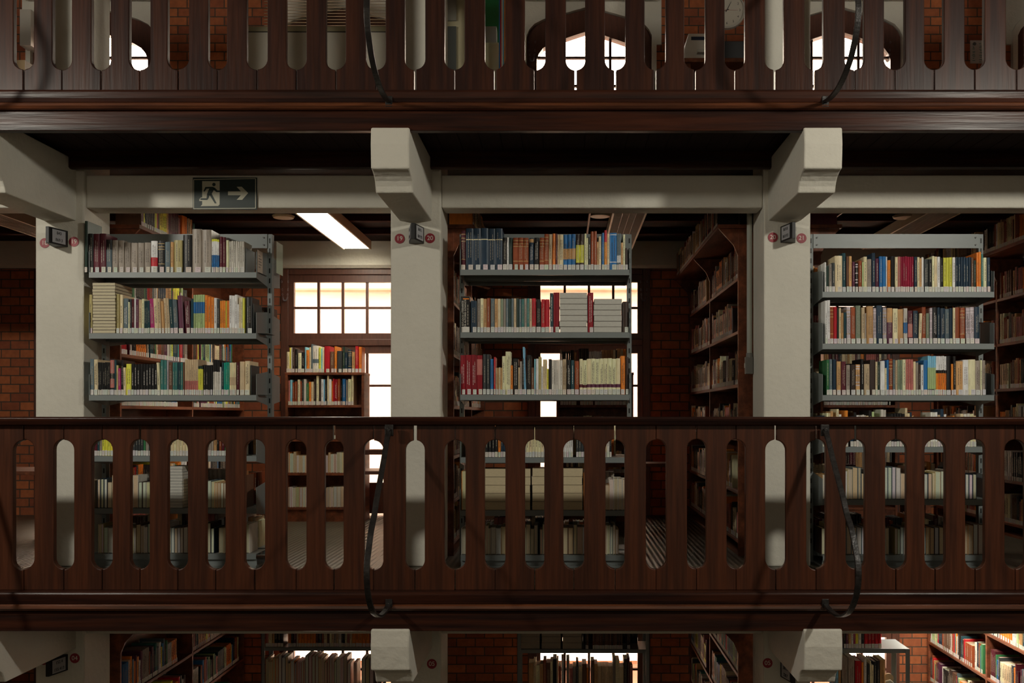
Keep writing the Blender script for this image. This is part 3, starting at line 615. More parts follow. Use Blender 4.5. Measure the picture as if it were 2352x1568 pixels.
for j, dz in enumerate((-0.21, -0.503, -0.80)):
    row('%s shelf, low bookcase by the window' % NTH[2+j], 'front', (X(660, DW), DW, EZ+dz+0.0005), fill(0.60, 330+j, ['cr', 'wh', 'be', 'cr', 'tn', 'lg', 'or'] if j else CALL, (0.15, 0.185), (0.016, 0.034)), vis=1.0, pages=j > 0)

def mtx(r, it):
    u0, u1, h, code, tok, lean = it
    bxs = r['base']
    if r['facing'] == 'front': m = Matrix.Translation((bxs[0]+u0, bxs[1], bxs[2]))
    elif r['facing'] == 'right': m = Matrix.Translation((bxs[0], bxs[1]+u0, bxs[2])) @ Matrix.Rotation(math.pi/2, 4, 'Z')
    else: m = Matrix.Translation((bxs[0], bxs[1]-u0, bxs[2])) @ Matrix.Rotation(-math.pi/2, 4, 'Z')
    if lean:
        a = math.radians(-lean); w = u1-u0
        # lean about the bottom corner so that the base stays on the shelf
        if lean > 0: m = m @ Matrix.Translation((w, 0, 0)) @ Matrix.Rotation(a, 4, 'Y') @ Matrix.Translation((-w, 0, math.sin(abs(a))*0))
        else: m = m @ Matrix.Rotation(a, 4, 'Y')
    return m
def score(r, it):
    if r['vis'] <= 0: return 0
    m = mtx(r, it); w = it[1]-it[0]; h = it[2]
    ps = [m @ Vector(p) for p in ((0, 0, 0), (w, 0, 0), (w, 0, h), (0, 0, h))]
    q = [PX(*p) for p in ps]
    x0 = min(p[0] for p in q); x1 = max(p[0] for p in q)
    yb = (q[0][1]+q[1][1])/2; yt = (q[2][1]+q[3][1])/2
    x0 = max(x0, 0); x1 = min(x1, 2352); yb = min(yb, 1566); yt = max(yt, 0)
    if x1 <= x0 or yb <= yt: return 0
    def span(a, b_): return max(0, min(yb, b_)-max(yt, a))
    sl = sum(max(0, min(x1, s1)-max(x0, s0)) for s0, s1 in SLOTS1)
    A = (x1-x0)*(span(300, 957)+span(1446, 1568))+sl*span(1010, 1306)
    return A*r['vis']
vr = random.Random(99)
for r in ROWS:                       # worn series: vary the covers inside a run
    for it in r['items']:
        if it[3] == 'mt': it[3] = vr.choice(['mt', 'mt', 'te', 'sl', 'ol', 'be', 'dg', 'gy', 'mt'])
        elif it[3] == 'be': it[3] = vr.choice(['be', 'be', 'be', 'gy', 'cr', 'tn'])
allb = []
for ri, r in enumerate(ROWS):
    for bi, it in enumerate(r['items']): allb.append((score(r, it), ri, bi))
allb.sort(reverse=True)
N_IND = 252
chosen = set((ri, bi) for s, ri, bi in allb[:N_IND])
stuff = {'c': MB(), 'p': MB(), 'l': MB()}
ORD = ['first', 'second', 'third', 'fourth', 'fifth', 'sixth', 'seventh', 'eighth', 'ninth', 'tenth', 'eleventh', 'twelfth', 'thirteenth', 'fourteenth', 'fifteenth', 'sixteenth', 'seventeenth', 'eighteenth', 'nineteenth', 'twentieth', 'twenty-first', 'twenty-second', 'twenty-third']
def place_book(geo, m, label, group):
    cov, pag, lab = geo
    o = cov.build('book', M_PRINT); o.matrix_world = m; tag(o, label, 'book', group)
    pag.build('page_block', M_PAPER, o)
    if lab.v: lab.build('spine_label', M_PAPER, o)
    return o
for ri, r in enumerate(ROWS):
    its = r['items']; descs = []
    hs = sorted(i[2] for i in its); med = hs[len(hs)//2] if hs else 0.2
    for it in its:
        w = it[1]-it[0]; s = 'thick' if w > 0.030 else ('slim' if w < 0.0145 else '')
        if it[2] > med*1.13: s = 'tall' if not s else s
        cname = PAL[it[3]][0]; extra = ''
        for t in it[4]:
            if t[0] == 'L' and not extra: extra = '-and-'+PAL[t.split(':')[1]][0].replace(' ', '-')
        if 'B' in it[4]: extra = ' gold-banded'
        if r['pages']: d = (s+' '+cname+'-covered').strip()
        else: d = (s+' '+cname+extra).strip()
        descs.append(d)
    cnt = {}
    for bi, it in enumerate(its):
        rnd = random.Random(ri*1000+bi)
        d = descs[bi]; tot = descs.count(d); cnt[d] = cnt.get(d, 0)+1
        dep = rnd.uniform(*r['depth'])
        geo = book_geo(it[1]-it[0], it[2], dep, it[3], it[4], rnd, r['pages'], r['label'])
        m = mtx(r, it)
        if (ri, bi) in chosen:
            side = ', pages outward,' if r['pages'] else ''
            nb = [PAL[its[k][3]][0] for k in (bi-1, bi+1) if 0 <= k < len(its)]
            if tot == 1 and len(nb) == 2:
                lb = ('%s book between %s and %s ones, %s' % (d, nb[0], nb[1], r['phrase'])) if nb[0] != nb[1] else ('%s book between two %s ones, %s' % (d, nb[0], r['phrase']))
                if len(lb.split()) > 16: lb = '%s book right of %s one, %s' % (d, nb[0], r['phrase'])
                if len(lb.split()) > 16: lb = '%s book%s on %s' % (d, side, r['phrase'])
            elif tot == 1: lb = '%s book%s on %s' % (d, side or ', at the end,', r['phrase'])
            elif cnt[d] == tot: lb = '%s book%s rightmost such on %s' % (d, side or ',', r['phrase'])
            else: lb = '%s book%s %s such from left, %s' % (d, side or ',', ORD[cnt[d]-1], r['phrase'])
            ws = lb.split()
            if len(ws) > 16: lb = lb.replace(', the only one,', '').replace(', pages outward,', '').replace(' such from left', ' from left')
            if len(lb.split()) > 16: lb = lb.replace('ground level ', '').replace('tall wooden ', '')
            if len(lb.split()) > 16: lb = lb.replace(' book', '', 1)
            place_book(geo, m, lb, r['group'])
        else:
            for k, g in zip('cpl', geo): stuff[k].merge(g, m)
# the rest of the books as one mass
o = stuff['c'].build('book_rows', M_PRINT); o['kind'] = 'stuff'; tag(o, 'remaining small and far books filling the shelves of all bookcases', 'books')
q = stuff['p'].build('page_blocks', M_PAPER, o); q['kind'] = 'stuff'
q = stuff['l'].build('spine_labels', M_PAPER, o); q['kind'] = 'stuff'

# stacks of books lying flat with page edges to the front
def lying(x0, x1, y, z, t, code, pgc, label, group, rnd, dep=0.19, yaw=0.0):
    W_ = x1-x0
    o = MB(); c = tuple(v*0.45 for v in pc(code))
    tb = 0.0012
    prof = [(0, 0), (W_, 0), (W_, tb), (tb, tb), (tb, t-tb), (W_, t-tb), (W_, t), (0, t)]
    o.prism(prof, 'y', 0, dep, c)
    b = o.build('book', M_PRINT); b.location = (x0+rnd.uniform(-0.002, 0.002), y+rnd.uniform(-0.003, 0.003), z); b.rotation_euler = (0, 0, yaw)
    p = MB(); p.box(tb, W_-0.001, -0.0006, dep-0.003, tb, t-tb, pgc); p.build('page_block', M_PAPER, b)
    tag(b, label, 'book', group)
def stack(x0, x1, y, z, n, H, code, pgc, phrase, seed, dep=0.19):
    rnd = random.Random(seed); t = H/n
    for k in range(n):
        w = 'bottom' if k == 0 else ('topmost' if k == n-1 else ORD[k]+' from bottom')
        lying(x0, x1, y, z+k*t+0.0005, t-0.0010, code, pgc, '%s flat %s' % (w if k in (0, n-1) else w, phrase), 'flat stack: '+phrase, rnd, dep)
PC_ = (0.62, 0.55, 0.38); PW = (0.56, 0.55, 0.50); PT = (0.60, 0.50, 0.32)
stack(X(213, DS), X(265, DS), DS, Z(765, 5.8)+0.001, 16, (764-648)*DS/F, 'br', PC_, 'cream book in tall stack, second shelf, left steel unit', 1, 0.23)
stack(X(1285.5, DS), X(1349, DS), DS, Z(763, 5.8)+0.001, 7, (762-671)*DS/F, 'gy', PW, 'white-edged book in taller stack, middle steel unit', 2)
stack(X(1364, DS), X(1428, DS), DS, Z(763, 5.8)+0.001, 6, (762-685)*DS/F, 'gy', PW, 'white-edged book in shorter stack, middle steel unit', 3)
stack(X(1090, DS), X(1218, DS), DS+0.01, Z(1172, 5.8)+0.001, 5, (1168-1073)*DS/F, 'be', PT, 'huge beige volume in left pile behind lower railing', 4, 0.16)
stack(X(1222, DS), X(1338, DS), DS+0.01, Z(1172, 5.8)+0.001, 5, (1168-1072)*DS/F, 'be', PT, 'huge beige volume in right pile behind lower railing', 5, 0.16)
# tall narrow stack on the fifth shelf of the left unit
stack(X(388, DS), X(418, DS), DS+0.005, Z(1167, 5.8)+0.001, 14, 0.252, 'wh', PW, 'white paperback in pile seen through slot, left unit', 6, 0.15)
# black study volume with its printed title
b = MB(); wv = X(1079, DS)-X(1058.5, DS); hv = (763-680)*DS/F
b.prism([(0, 0.004), (wv*0.5, 0), (wv, 0.004), (wv, 0.19), (0, 0.19)], 'z', 0, hv, pc('bk')); b.box(wv*0.25, wv*0.92, -0.0006, 0.002, hv*0.915, hv*0.945, pc('or'))
z_ = 0.045
while z_ < 0.17: b.box(0.040, 0.044, -0.0005, 0.002, z_, z_+0.014, (0.5, 0.46, 0.38)); z_ += 0.018
bo = b.build('book', M_PRINT); bo.location = (X(1058.5, DS), DS, Z(763, 5.8)+0.0005)
tag(bo, 'black book with white title ESTUDOS, leftmost on second shelf, middle steel unit', 'book', 'books on second shelf, middle steel unit')
p = MB(); p.box(0.003, wv-0.003, 0.006, 0.187, hv, hv+0.0008, PAGE); p.build('page_block', M_PAPER, bo)
p = MB(); p.box(0.004, wv-0.002, -0.0010, -0.0004, 0.0015, 0.034, LABEL); p.build('spine_label', M_PAPER, bo)
M_WHITE = mat('white_ink', (0.75, 0.72, 0.64), 0.7)
M_DARKTXT = mat('dark_ink', (0.02, 0.02, 0.02), 0.7)
def text(s, size, m, parent, loc, rot, align='CENTER', sx=1.0, name='lettering'):
    c = bpy.data.curves.new(name, 'FONT'); c.body = s; c.size = size; c.align_x = align; c.align_y = 'CENTER'; c.extrude = 0.0004
    t_ = bpy.data.objects.new(name, c); me = bpy.data.meshes.new_from_object(t_); bpy.data.objects.remove(t_)
    me.materials.clear(); me.materials.append(m); o = bpy.data.objects.new(name, me); COL.objects.link(o)
    o.parent = parent; o.location = loc; o.rotation_euler = rot; o.scale = (sx, 1, 1)
    return o
for i, (s, xx, sz, m, al) in enumerate((('ESTUDOS LITERARIOS', 0.012, 0.0155, M_WHITE, 0), ('DE AUTORES GOIANOS', 0.027, 0.0155, M_WHITE, 0))):
    text(s, sz, m, bo, (xx, -0.0016, 0.04+0.075), (math.pi/2, -math.pi/2, 0))

# ------------------------------------------------------------ steel shelving units
def steel_unit(name, label):
    x0, x1 = UN[name]; root = empty('steel_shelving_unit', ((x0+x1)/2, 6.04, 0)); tag(root, label, 'shelving unit', 'steel shelving units between the columns')
    ox = (x0+x1)/2; oy = 6.04
    def pb(fn, nm, m=M_STEEL, par=root, **k):
        b = MB(); fn(b); b.v = [(p[0]-ox, p[1]-oy, p[2]) for p in b.v]; return b.build(nm, m, par, **k)
    ztop = EZ+1.128
    for sx, xa in ((-1, x0-0.030), (1, x1+0.002)):
        def post(b, xa=xa):
            b.box(xa, xa+0.028, 6.018, 6.062, 0.0, ztop, (0.20, 0.225, 0.225))
        def holes(b, xa=xa):
            z = 0.12
            while z < ztop-0.05:
                b.box(xa+0.010, xa+0.018, 6.0165, 6.0185, z, z+0.030, (0.004, 0.004, 0.004)); z += 0.0625
        pb(lambda b: (post(b), holes(b)), 'upright_post', M_PAINT)
    pb(lambda b: b.box(x0-0.002, x1+0.002, 6.012, 6.020, ztop-0.088, ztop), 'crossbar')
    def bolts(b):
        for xx in (x0+0.02, x1-0.02):
            for dz in (0.022, 0.068): b.cyl((xx, 6.005, ztop-dz), 0.005, 0.008, 'y', 8, (0.12, 0.12, 0.12))
    pb(bolts, 'bolts', M_PAINT)
    for si, py in enumerate(SH[name]):
        z = Z(py, 5.8)
        for ya, yb in ((5.80, 6.015), (6.065, 6.28)):
            def sh(b):
                b.box(x0, x1, ya, yb, z-0.003, z)
                b.box(x0, x1, ya, ya+0.003, z-0.033, z-0.003); b.box(x0, x1, yb-0.003, yb, z-0.033, z-0.003)
                b.box(x0, x1, ya+0.003, ya+0.016, z-0.033, z-0.030); b.box(x0, x1, (ya+yb)/2-0.02, (ya+yb)/2+0.02, z-0.016, z-0.003)
            so = pb(sh, 'shelf')
            if si == 5: continue
            for xx in (x0-0.0022, x1+0.0002):
                def br(b, xx=xx):
                    f = ya < 6.04
                    a_, c_ = (ya, yb+0.003) if f else (yb, ya-0.003)
                    b.prism([(a_, z-0.034), (a_, z+0.125), (c_, z+0.150), (c_, z-0.060)], 'x', xx, xx+0.002)
                pb(br, 'bracket', par=so)
    pb(lambda b: (b.box(x0, x1, 5.815, 5.82, 0.0, Z(SH[name][5], 5.8)-0.033), b.box(x0, x1, 5.80, 6.28, 0.0, 0.012)), 'base_plinth')
    return root
steel_unit('left', 'grey steel shelving unit beside the exit-sign beam, left bay')
steel_unit('middle', 'grey steel shelving unit with red books and white stacks, middle bay')
steel_unit('right', 'grey steel shelving unit with bare top crossbar, right bay')
def bookend(x, z, h, d, label, flip=False):
    b = MB(); b.box(-0.0015, 0.0015, 0, d, 0, h, rgb(60, 66, 66)); b.box(0 if not flip else -0.08, 0.08 if not flip else 0, 0.004, d-0.004, 0, 0.0015, rgb(60, 66, 66))
    o = b.build('bookend', M_PAINT); o.location = (x, DS+0.01, z+0.001); tag(o, label, 'bookend', 'steel bookends')
zt = lambda u, k: Z(SH[u][k], 5.8)
bookend(X(564, DS), zt('left', 0), 0.15, 0.16, 'dark steel bookend after cream volumes, top shelf, left unit')
bookend(X(581, DS), zt('left', 1), 0.18, 0.16, 'dark steel bookend right of black book, second shelf, left unit')
bookend(X(575, DS), zt('left', 2), 0.18, 0.16, 'dark steel bookend at right end, third shelf, left unit')
bookend(X(2279, DS), zt('right', 0), 0.13, 0.16, 'dark steel bookend at right end, top shelf, right unit', True)
bookend(X(2252, DS), zt('right', 1), 0.12, 0.16, 'dark steel bookend right of silver-banded books, right unit')
bookend(X(2266, DS), zt('right', 2), 0.13, 0.16, 'dark steel bookend at right end, third shelf, right unit')
# paper notice on the end bracket of the left unit
nt = bx('paper_notice', M_PAINT, 0, 0.0008, 0, 0.10, 0, 0.135, col=(0.55, 0.48, 0.40)); nt.location = (UN['left'][1]+0.0035, 5.815, zt('left', 0)+0.004)
tag(nt, 'small typed paper notice on end bracket of left steel unit', 'notice')
b = MB()
for k in range(5): b.box(0.0009, 0.0011, 0.02, 0.02+0.06*(0.6 if k in (0, 4) else 1), 0.10-k*0.017, 0.104-k*0.017, (0.08, 0.08, 0.08))
b.build('printed_lines', M_PAINT, nt)
nt = bx('paper_notice', M_PAINT, 0, 0.0008, 0, 0.14, 0, 0.2, col=(0.45, 0.55, 0.42)); nt.location = (UN['left'][1]+0.033, 6.10, zt('left', 0)+0.04)
tag(nt, 'pale green sheet on far end of left steel unit, upper part', 'notice')

# ------------------------------------------------------------ wooden bookcases
def side_case(xf, fc, lv, shs, label):
    z0 = (lv-1)*LV; e = EZ; dep = 0.21
    root = empty('wooden_bookcase', (xf-fc*dep/2, (YA+YE)/2, z0)); tag(root, label, 'bookcase', 'wooden bookcases along the column lines')
    ox, oy = root.location.x, root.location.y
    def pb(fn, nm, m=M_CASE, **k):
        b = MB(); fn(b); b.v = [(p[0]-ox, p[1]-oy, p[2]) for p in b.v]; return b.build(nm, m, root, **k)
    xa, xb = (xf-dep, xf) if fc > 0 else (xf, xf+dep)
    for y in (YA, YM, YE): pb(lambda b, y=y: b.box(xa, xb, y-0.012, y+0.012, 0.02, e+1.24-0.026), 'side_panel', bevel=0.002)
    xk = xa if fc > 0 else xb-0.008
    pb(lambda b: b.box(xk, xk+0.008, YA+0.012, YE-0.012, 0.02, e+1.20), 'back_panel')
    for dz in shs:
        for ya, yb in ((YA, YM), (YM, YE)):
            pb(lambda b: b.box(xa+0.008 if fc > 0 else xa, xb if fc > 0 else xb-0.008, ya+0.0125, yb-0.0125, e+dz-0.022, e+dz), 'shelf', bevel=0.002)
    x_o = xf+fc*0.135
    pb(lambda b: b.box(min(xf-fc*dep, x_o), max(xf-fc*dep, x_o), YA-0.03, YE+0.01, e+1.215, e+1.24), 'top_shelf', bevel=0.002)
    for y in (YA, YM, YE-0.02): pb(lambda b, y=y: b.prism([(xf, e+1.214), (x_o-fc*0.01, e+1.214), (xf+fc*0.03, e+1.11), (xf, e+1.04)], 'y', y-0.009, y+0.009), 'side_bracket')
    pb(lambda b: b.box(xa, xb, YA-0.012, YE, 0.0, 0.02), 'plinth')
    return root
for nm, xf, fc, lv, shs, phr, vis in CASES: side_case(xf, fc, lv, shs, {'bay left': 'reddish wooden bookcase seen through the left steel unit', 'bay middle': 'tall dark wooden bookcase with overhanging top, left of third column',
    'bay middle left': 'dark wooden bookcase hidden behind middle column', 'bay right left': 'dark wooden bookcase end just right of the right column', 'bay right': 'reddish wooden bookcase cut by right picture edge', 'low left': 'dark wooden bookcase at ground level, bottom left',
    'low middle': 'wooden bookcase at ground level below the third column', 'low right': 'brightly lit wooden bookcase at ground level, bottom right corner'}[nm])
def low_case(x0, x1, label, z0=0.0):
    dep = 0.24; root = empty('low_bookcase', ((x0+x1)/2, 8.3+dep/2, z0)); tag(root, label, 'bookcase', 'low bookcases in front of the windows')
    ox, oy = root.location.x, root.location.y
    def pb(fn, nm, **k):
        b = MB(); fn(b); b.v = [(p[0]-ox, p[1]-oy, p[2]) for p in b.v]; return b.build(nm, M_CASE, root, **k)
    zt_ = EZ+0.364
    for a, c in ((x0, x0+0.022), (x1-0.022, x1)): pb(lambda b, a=a, c=c: b.box(a, c, 8.3, 8.3+dep, 0.0, zt_-0.022), 'side_panel', bevel=0.002)
    pb(lambda b: b.box(x0-0.004, x1+0.004, 8.296, 8.3+dep, zt_-0.022, zt_), 'top_board', bevel=0.003)
    pb(lambda b: b.box(x0+0.022, x1-0.022, 8.3+dep-0.01, 8.3+dep, 0.03, zt_-0.022), 'back_panel')
    for dz in (0.083, -0.21, -0.503, -0.80): pb(lambda b, dz=dz: b.box(x0+0.0225, x1-0.0225, 8.3, 8.3+dep-0.01, EZ+dz-0.022, EZ+dz), 'shelf', bevel=0.002)
    pb(lambda b: b.box(x0+0.022, x1-0.022, 8.31, 8.33, 0.0, EZ-0.80-0.022), 'plinth')
low_case(X(655, 8.3), X(836, 8.3), 'low wooden bookcase with colourful books by the left bay window')
low_case(-0.064, 0.60, 'low wooden bookcase silhouetted against the middle bay window')
low_case(2.216, 2.88, 'low wooden bookcase behind right steel unit before the window')

# ground level racks
def rack(x0, x1, y0, y1, zs, label, z0=-LV, lip=0.03, ztop=None):
    root = empty('steel_rack', ((x0+x1)/2, (y0+y1)/2, z0)); tag(root, label, 'rack', 'open steel racks at ground level')
    ox, oy = root.location.x, root.location.y
    def pb(fn, nm, **k):
        b = MB(); fn(b); b.v = [(p[0]-ox, p[1]-oy, p[2]-z0) for p in b.v]; return b.build(nm, M_STEEL, root, **k)
    ztop = ztop or z0+1.95
    for xx in (x0, x1-0.03):
        for yy, s in ((y0, 1), (y1-0.003, -1)):
            pb(lambda b: (b.box(xx, xx+0.03, yy, yy+0.003, z0, ztop), b.box(xx if xx == x0 else xx+0.027, xx+0.003 if xx == x0 else xx+0.03, yy if s > 0 else yy-0.027, yy+0.03 if s > 0 else yy, z0, ztop)), 'angle_post')
    for z in zs: pb(lambda b: (b.box(x0+0.003, x1-0.003, y0+0.004, y1-0.004, z-0.003, z), b.box(x0+0.003, x1-0.003, y0+0.0035, y0+0.006, z-lip, z-0.003), b.box(x0+0.003, x1-0.003, y1-0.007, y1-0.004, z-lip, z-0.003)), 'shelf')
xr = X(2090, 6.76)
rack(xr-0.95, xr, 6.76, 7.06, [Z(1490, 6.76), Z(1615, 6.76), Z(1615, 6.76)-0.4], 'grey steel rack holding bright red books, ground level, bottom right', ztop=Z(1490, 6.76)-0.001)
rack(X(1188, 7.88), X(1492, 7.88), 7.88, 8.18, [Z(1490, 7.9), Z(1590, 7.9), Z(1590, 7.9)-0.36, Z(1490, 7.9)+0.34], 'dark steel rack with stacked books, ground level, middle bay')
rack(X(600, 8.18), X(875, 8.18), 8.18, 8.42, [Z(1485, 8.2), Z(1577, 8.2), Z(1577, 8.2)-0.36, Z(1485, 8.2)+0.34], 'dark steel rack with books before window, ground level, left bay')
for k in range(3):
    stack(X(1196+k*48, 7.9), X(1240+k*48, 7.9), 7.9, Z(1490, 7.9)+0.001, 5, 0.25, 'gy', (0.40, 0.34, 0.26), 'book in %s pile on dark ground level rack, middle bay' % ('left', 'middle', 'right')[k], 60+k)
# tape dispenser
td = empty('tape_dispenser', (X(2046, 6.8), 6.82, Z(1615, 6.76))); tag(td, 'white tape dispenser standing on ground level steel rack, bottom right', 'tape dispenser')
b = MB(); b.prism([(-0.03, 0), (0.03, 0), (0.03, 0.13), (0.005, 0.15), (-0.03, 0.14)], 'y', 0, 0.05, (0.55, 0.55, 0.48)); b.build('body', M_PAINT, td, bevel=0.004)
b = MB(); b.cyl((-0.003, 0.012, 0.155), 0.035, 0.02, 'y', 24, (0.42, 0.32, 0.20)); b.build('tape_roll', M_PAINT, td)

# ------------------------------------------------------------ signs
def exit_sign():
    D = 5.866; x0, x1, z0, z1 = X(443, D), X(590, D), Z(481, D), Z(407.5, D)
    w, h = x1-x0, z1-z0
    root = bx('exit_sign', M_PAINT, -w/2, w/2, 0, 0.006, 0, h, col=(0.004, 0.018, 0.014)); root.location = ((x0+x1)/2, D-0.001, z0)
    tag(root, 'dark green emergency exit sign with running man and right-pointing arrow on beam', 'sign')
    # drawing in the pixel frame of the sign
    def P(px_, py_): return ((px_-163)/1935.0*w-w/2, h-(py_-150)/990.0*h)
    CR = (0.58, 0.56, 0.43)
    def poly(pts, col, d, name, mb=None):
        b = mb or MB(); b.prism([P(*p) for p in pts], 'y', -d, -d+0.0005, col); return b
    b = MB()
    # border
    o, t = [(190, 215), (2060, 185), (2060, 1100), (190, 1118)], 20
    for a, c in zip(o, o[1:]+o[:1]):
        if abs(a[0]-c[0]) > 100: b.prism([P(a[0], a[1]-t/2), P(c[0], c[1]-t/2), P(c[0], c[1]+t/2), P(a[0], a[1]+t/2)], 'y', -0.0006, 0.0, CR)
        else: b.prism([P(a[0]-t/2, a[1]), P(a[0]+t/2, a[1]), P(c[0]+t/2, c[1]), P(c[0]-t/2, c[1])], 'y', -0.0006, 0.0, CR)
    b.build('border', M_PAINT, root)
    b = MB(); poly([(1228, 582), (1620, 582), (1490, 440), (1640, 435), (1835, 632), (1655, 842), (1490, 842), (1620, 700), (1228, 700)], CR, 0.0008, 'a', b); b.build('arrow', M_PAINT, root)
    b = MB(); poly([(448, 265), (975, 262), (975, 985), (930, 1032), (400, 1038), (448, 985), (448, 880), (360, 880), (360, 830), (400, 775), (448, 765)], CR, 0.0008, 'd', b); b.build('doorway', M_PAINT, root)
    G = (0.006, 0.026, 0.022); m = MB()
    cx, cz = P(803, 370); m.prism([(cx+0.0105*math.cos(a*math.pi/9), cz+0.0105*math.sin(a*math.pi/9)) for a in range(18)], 'y', -0.0016, -0.001, G)
    for pts in ([(560, 445), (700, 440), (770, 440), (830, 480), (800, 540), (745, 640), (700, 700), (600, 680), (615, 600), (665, 495), (590, 500)],
                [(545, 445), (605, 470), (520, 590), (485, 575)], [(800, 450), (840, 480), (915, 555), (980, 555), (980, 605), (880, 605), (790, 530)],
                [(600, 640), (680, 690), (630, 820), (600, 848), (390, 845), (400, 795), (580, 795)], [(665, 680), (735, 650), (885, 950), (830, 955)]):
        poly(pts, G, 0.0015, 'm', m)
    m.build('running_figure', M_PAINT, root)
    return root
exit_sign()
def disc_sign(num, px_, py_, D, label, r=0.030):
    root = empty('number_sticker', (X(px_, D), D-0.001, Z(py_, D))); tag(root, label, 'sticker', 'round red number stickers on the columns')
    b = MB(); b.cyl((0, -0.0012, 0), r, 0.0012, 'y', 28, (0.30, 0.020, 0.035)); b.build('red_disc', M_PAINT, root)
    text(num, r*1.25, M_WHITE, root, (0, -0.002, 0), (math.pi/2, 0, 0))
DC = 5.849
disc_sign('18', 103, 558, DC, 'round red sticker 18, half hidden behind sign on left column')
disc_sign('19', 170, 555, DC, 'round red sticker 19 at right of sign on the left column')
disc_sign('19', 918, 548, DC, 'round red sticker 19, left of the wedge sign on middle column')
disc_sign('20', 988, 547, DC, 'round red sticker 20, right of the wedge sign on middle column')
disc_sign('20', 1775, 545, DC, 'round red sticker 20, between grey conduit and wedge sign, right column')
disc_sign('21', 1841, 547, DC, 'round red sticker 21 under shiny tape on the right column')
disc_sign('03', 100, 1515, DC, 'round red sticker 03 mostly hidden at bottom left')
disc_sign('04', 172, 1511, DC, 'round red sticker 04 on lower left column')
disc_sign('05', 992, 1524, DC, 'round red sticker 05 on lower middle column')
disc_sign('05', 1763, 1522, DC, 'round red sticker 05 on lower right column')
def wedge(xc, py, D, t1, t2, label, hh=0.098):
    root = empty('call_number_sign', (xc, D, Z(py, D))); tag(root, label, 'sign', 'wedge signs on the columns')
    dx, dy = 0.046, 0.15
    b = MB(); b.prism([(-dx, 0), (-0.010, -dy), (0.010, -dy), (dx, 0)], 'z', -hh/2, hh/2, (0.012, 0.012, 0.013)); b.build('black_holder', M_PAINT, root, bevel=0.002)
    L = math.hypot(dx-0.010, dy); ang = math.atan2(dy, dx-0.010)
    for s in (-1, 1):
        # card on each face
        m = Matrix.Translation((s*(dx+0.010)/2, -dy/2, 0)) @ Matrix.Rotation(s*ang if s > 0 else -ang, 4, 'Z')
        c = MB(); c.box(-L*0.34, L*0.34, -0.0035, -0.002, -hh*0.40, hh*0.40, (0.46, 0.46, 0.49)); o = c.build('card', M_PAINT, root); o.matrix_local = m
        for k, tx in enumerate((t1, t2)):
            text(tx, 0.026, M_DARKTXT, o, (0, -0.0042, hh*(0.2-0.42*k)), (math.pi/2, 0, 0))
wedge(-3.06, 549, 5.85, '843', '869.3', 'black wedge sign with call numbers on the left column')
wedge(-0.895, 541, 5.85, '869.1', '869.93', 'black wedge sign with call numbers on the middle column')
wedge(1.362, 539, 5.85, '869.8', '869.93', 'black wedge sign with call numbers on the right column')
wedge(-3.06, 1520, 5.85, '152.4', '155.413', 'black wedge sign reading 152.4 and 155.413, bottom left')
wedge(1.362, 1535, 5.85, '200.71', '220.7', 'black wedge sign partly behind the bottom right corbel')

# ------------------------------------------------------------ ceiling fixtures
def fixture(xc, y0, y1, z, on, label, tube=None):
    root = empty('ceiling_light', (xc, (y0+y1)/2, z)); tag(root, label, 'ceiling light', 'long ceiling lights in the bays')
    h = (y1-y0)/2; w = 0.125
    b = MB(); b.prism([(-w, 0.0), (-w, 0.075), (w, 0.075), (w, 0.0), (w-0.014, 0.0), (w-0.014, 0.02), (-w+0.014, 0.02), (-w+0.014, 0.0)], 'y', -h, h, (0.80, 0.74, 0.58)); b.build('housing', M_PAINT, root)
    if on:
        b = MB(); b.box(-w+0.015, w-0.015, -h+0.015, h-0.015, 0.006, 0.018); b.build('lit_diffuser', tube or M_TUBE, root)
    else:
        b = MB(); y = -h+0.01
        while y < h: b.box(-w+0.013, w-0.013, y, y+0.003, 0.0, 0.018, (0.6, 0.55, 0.5)); y += 0.022
        for xx in (-0.05, 0.0, 0.05): b.box(xx-0.0015, xx+0.0015, -h, h, 0.0, 0.018, (0.6, 0.55, 0.5))
        b.build('louvre', M_PAINT, root)
        for xx in (-0.025, 0.025):
            b = MB(); b.cyl((xx, -h+0.02, 0.03), 0.0, 0, 'y', 3) if False else b.cyl((xx, -h+0.02, 0.022+0.008), 0.008, 2*h-0.04, 'y', 8, (0.7, 0.7, 0.66)); b.build('tube', M_PAINT, root)
fixture(-1.815, 6.70, 8.45, EZ+1.45, True, 'long fluorescent ceiling light, switched on, left bay')
fixture(0.475, 6.70, 8.45, EZ+1.45, False, 'unlit louvred ceiling light in the middle bay')
fixture(2.74, 6.70, 8.45, EZ+1.45, False, 'unlit louvred ceiling light in the right bay')
fixture(-4.20, 6.70, 8.45, EZ+1.45, False, 'unlit louvred ceiling light at the left picture edge')
fixture(3.00, 6.6, 8.4, EZ+1.45-LV, True, 'lit ceiling light over ground level right bay, out of sight', M_TUBE2)
for px_, py_, lb in ((651, 499, 'left'), (1378, 496, 'middle'), (2076, 499, 'right')):
    D = 7.3; b = MB(); b.cyl((0, 0, 0), 0.075, 0.018, 'z', 24, (0.58, 0.50, 0.33), r2=0.085); o = b.build('ceiling_rose', M_PAINT, bevel=0.004); o.location = (X(px_, D), D, Z(py_, D)-0.006)
    tag(o, 'round cream ceiling plate beside the %s bay light' % lb, 'ceiling plate', 'round ceiling plates')
    q = MB(); q.box(-0.05, 0.05, -0.05, 0.05, 0.018, max(0.03, EZ+1.53-o.location.z), (0.3, 0.2, 0.1)); q.build('mount', M_PAINT, o)
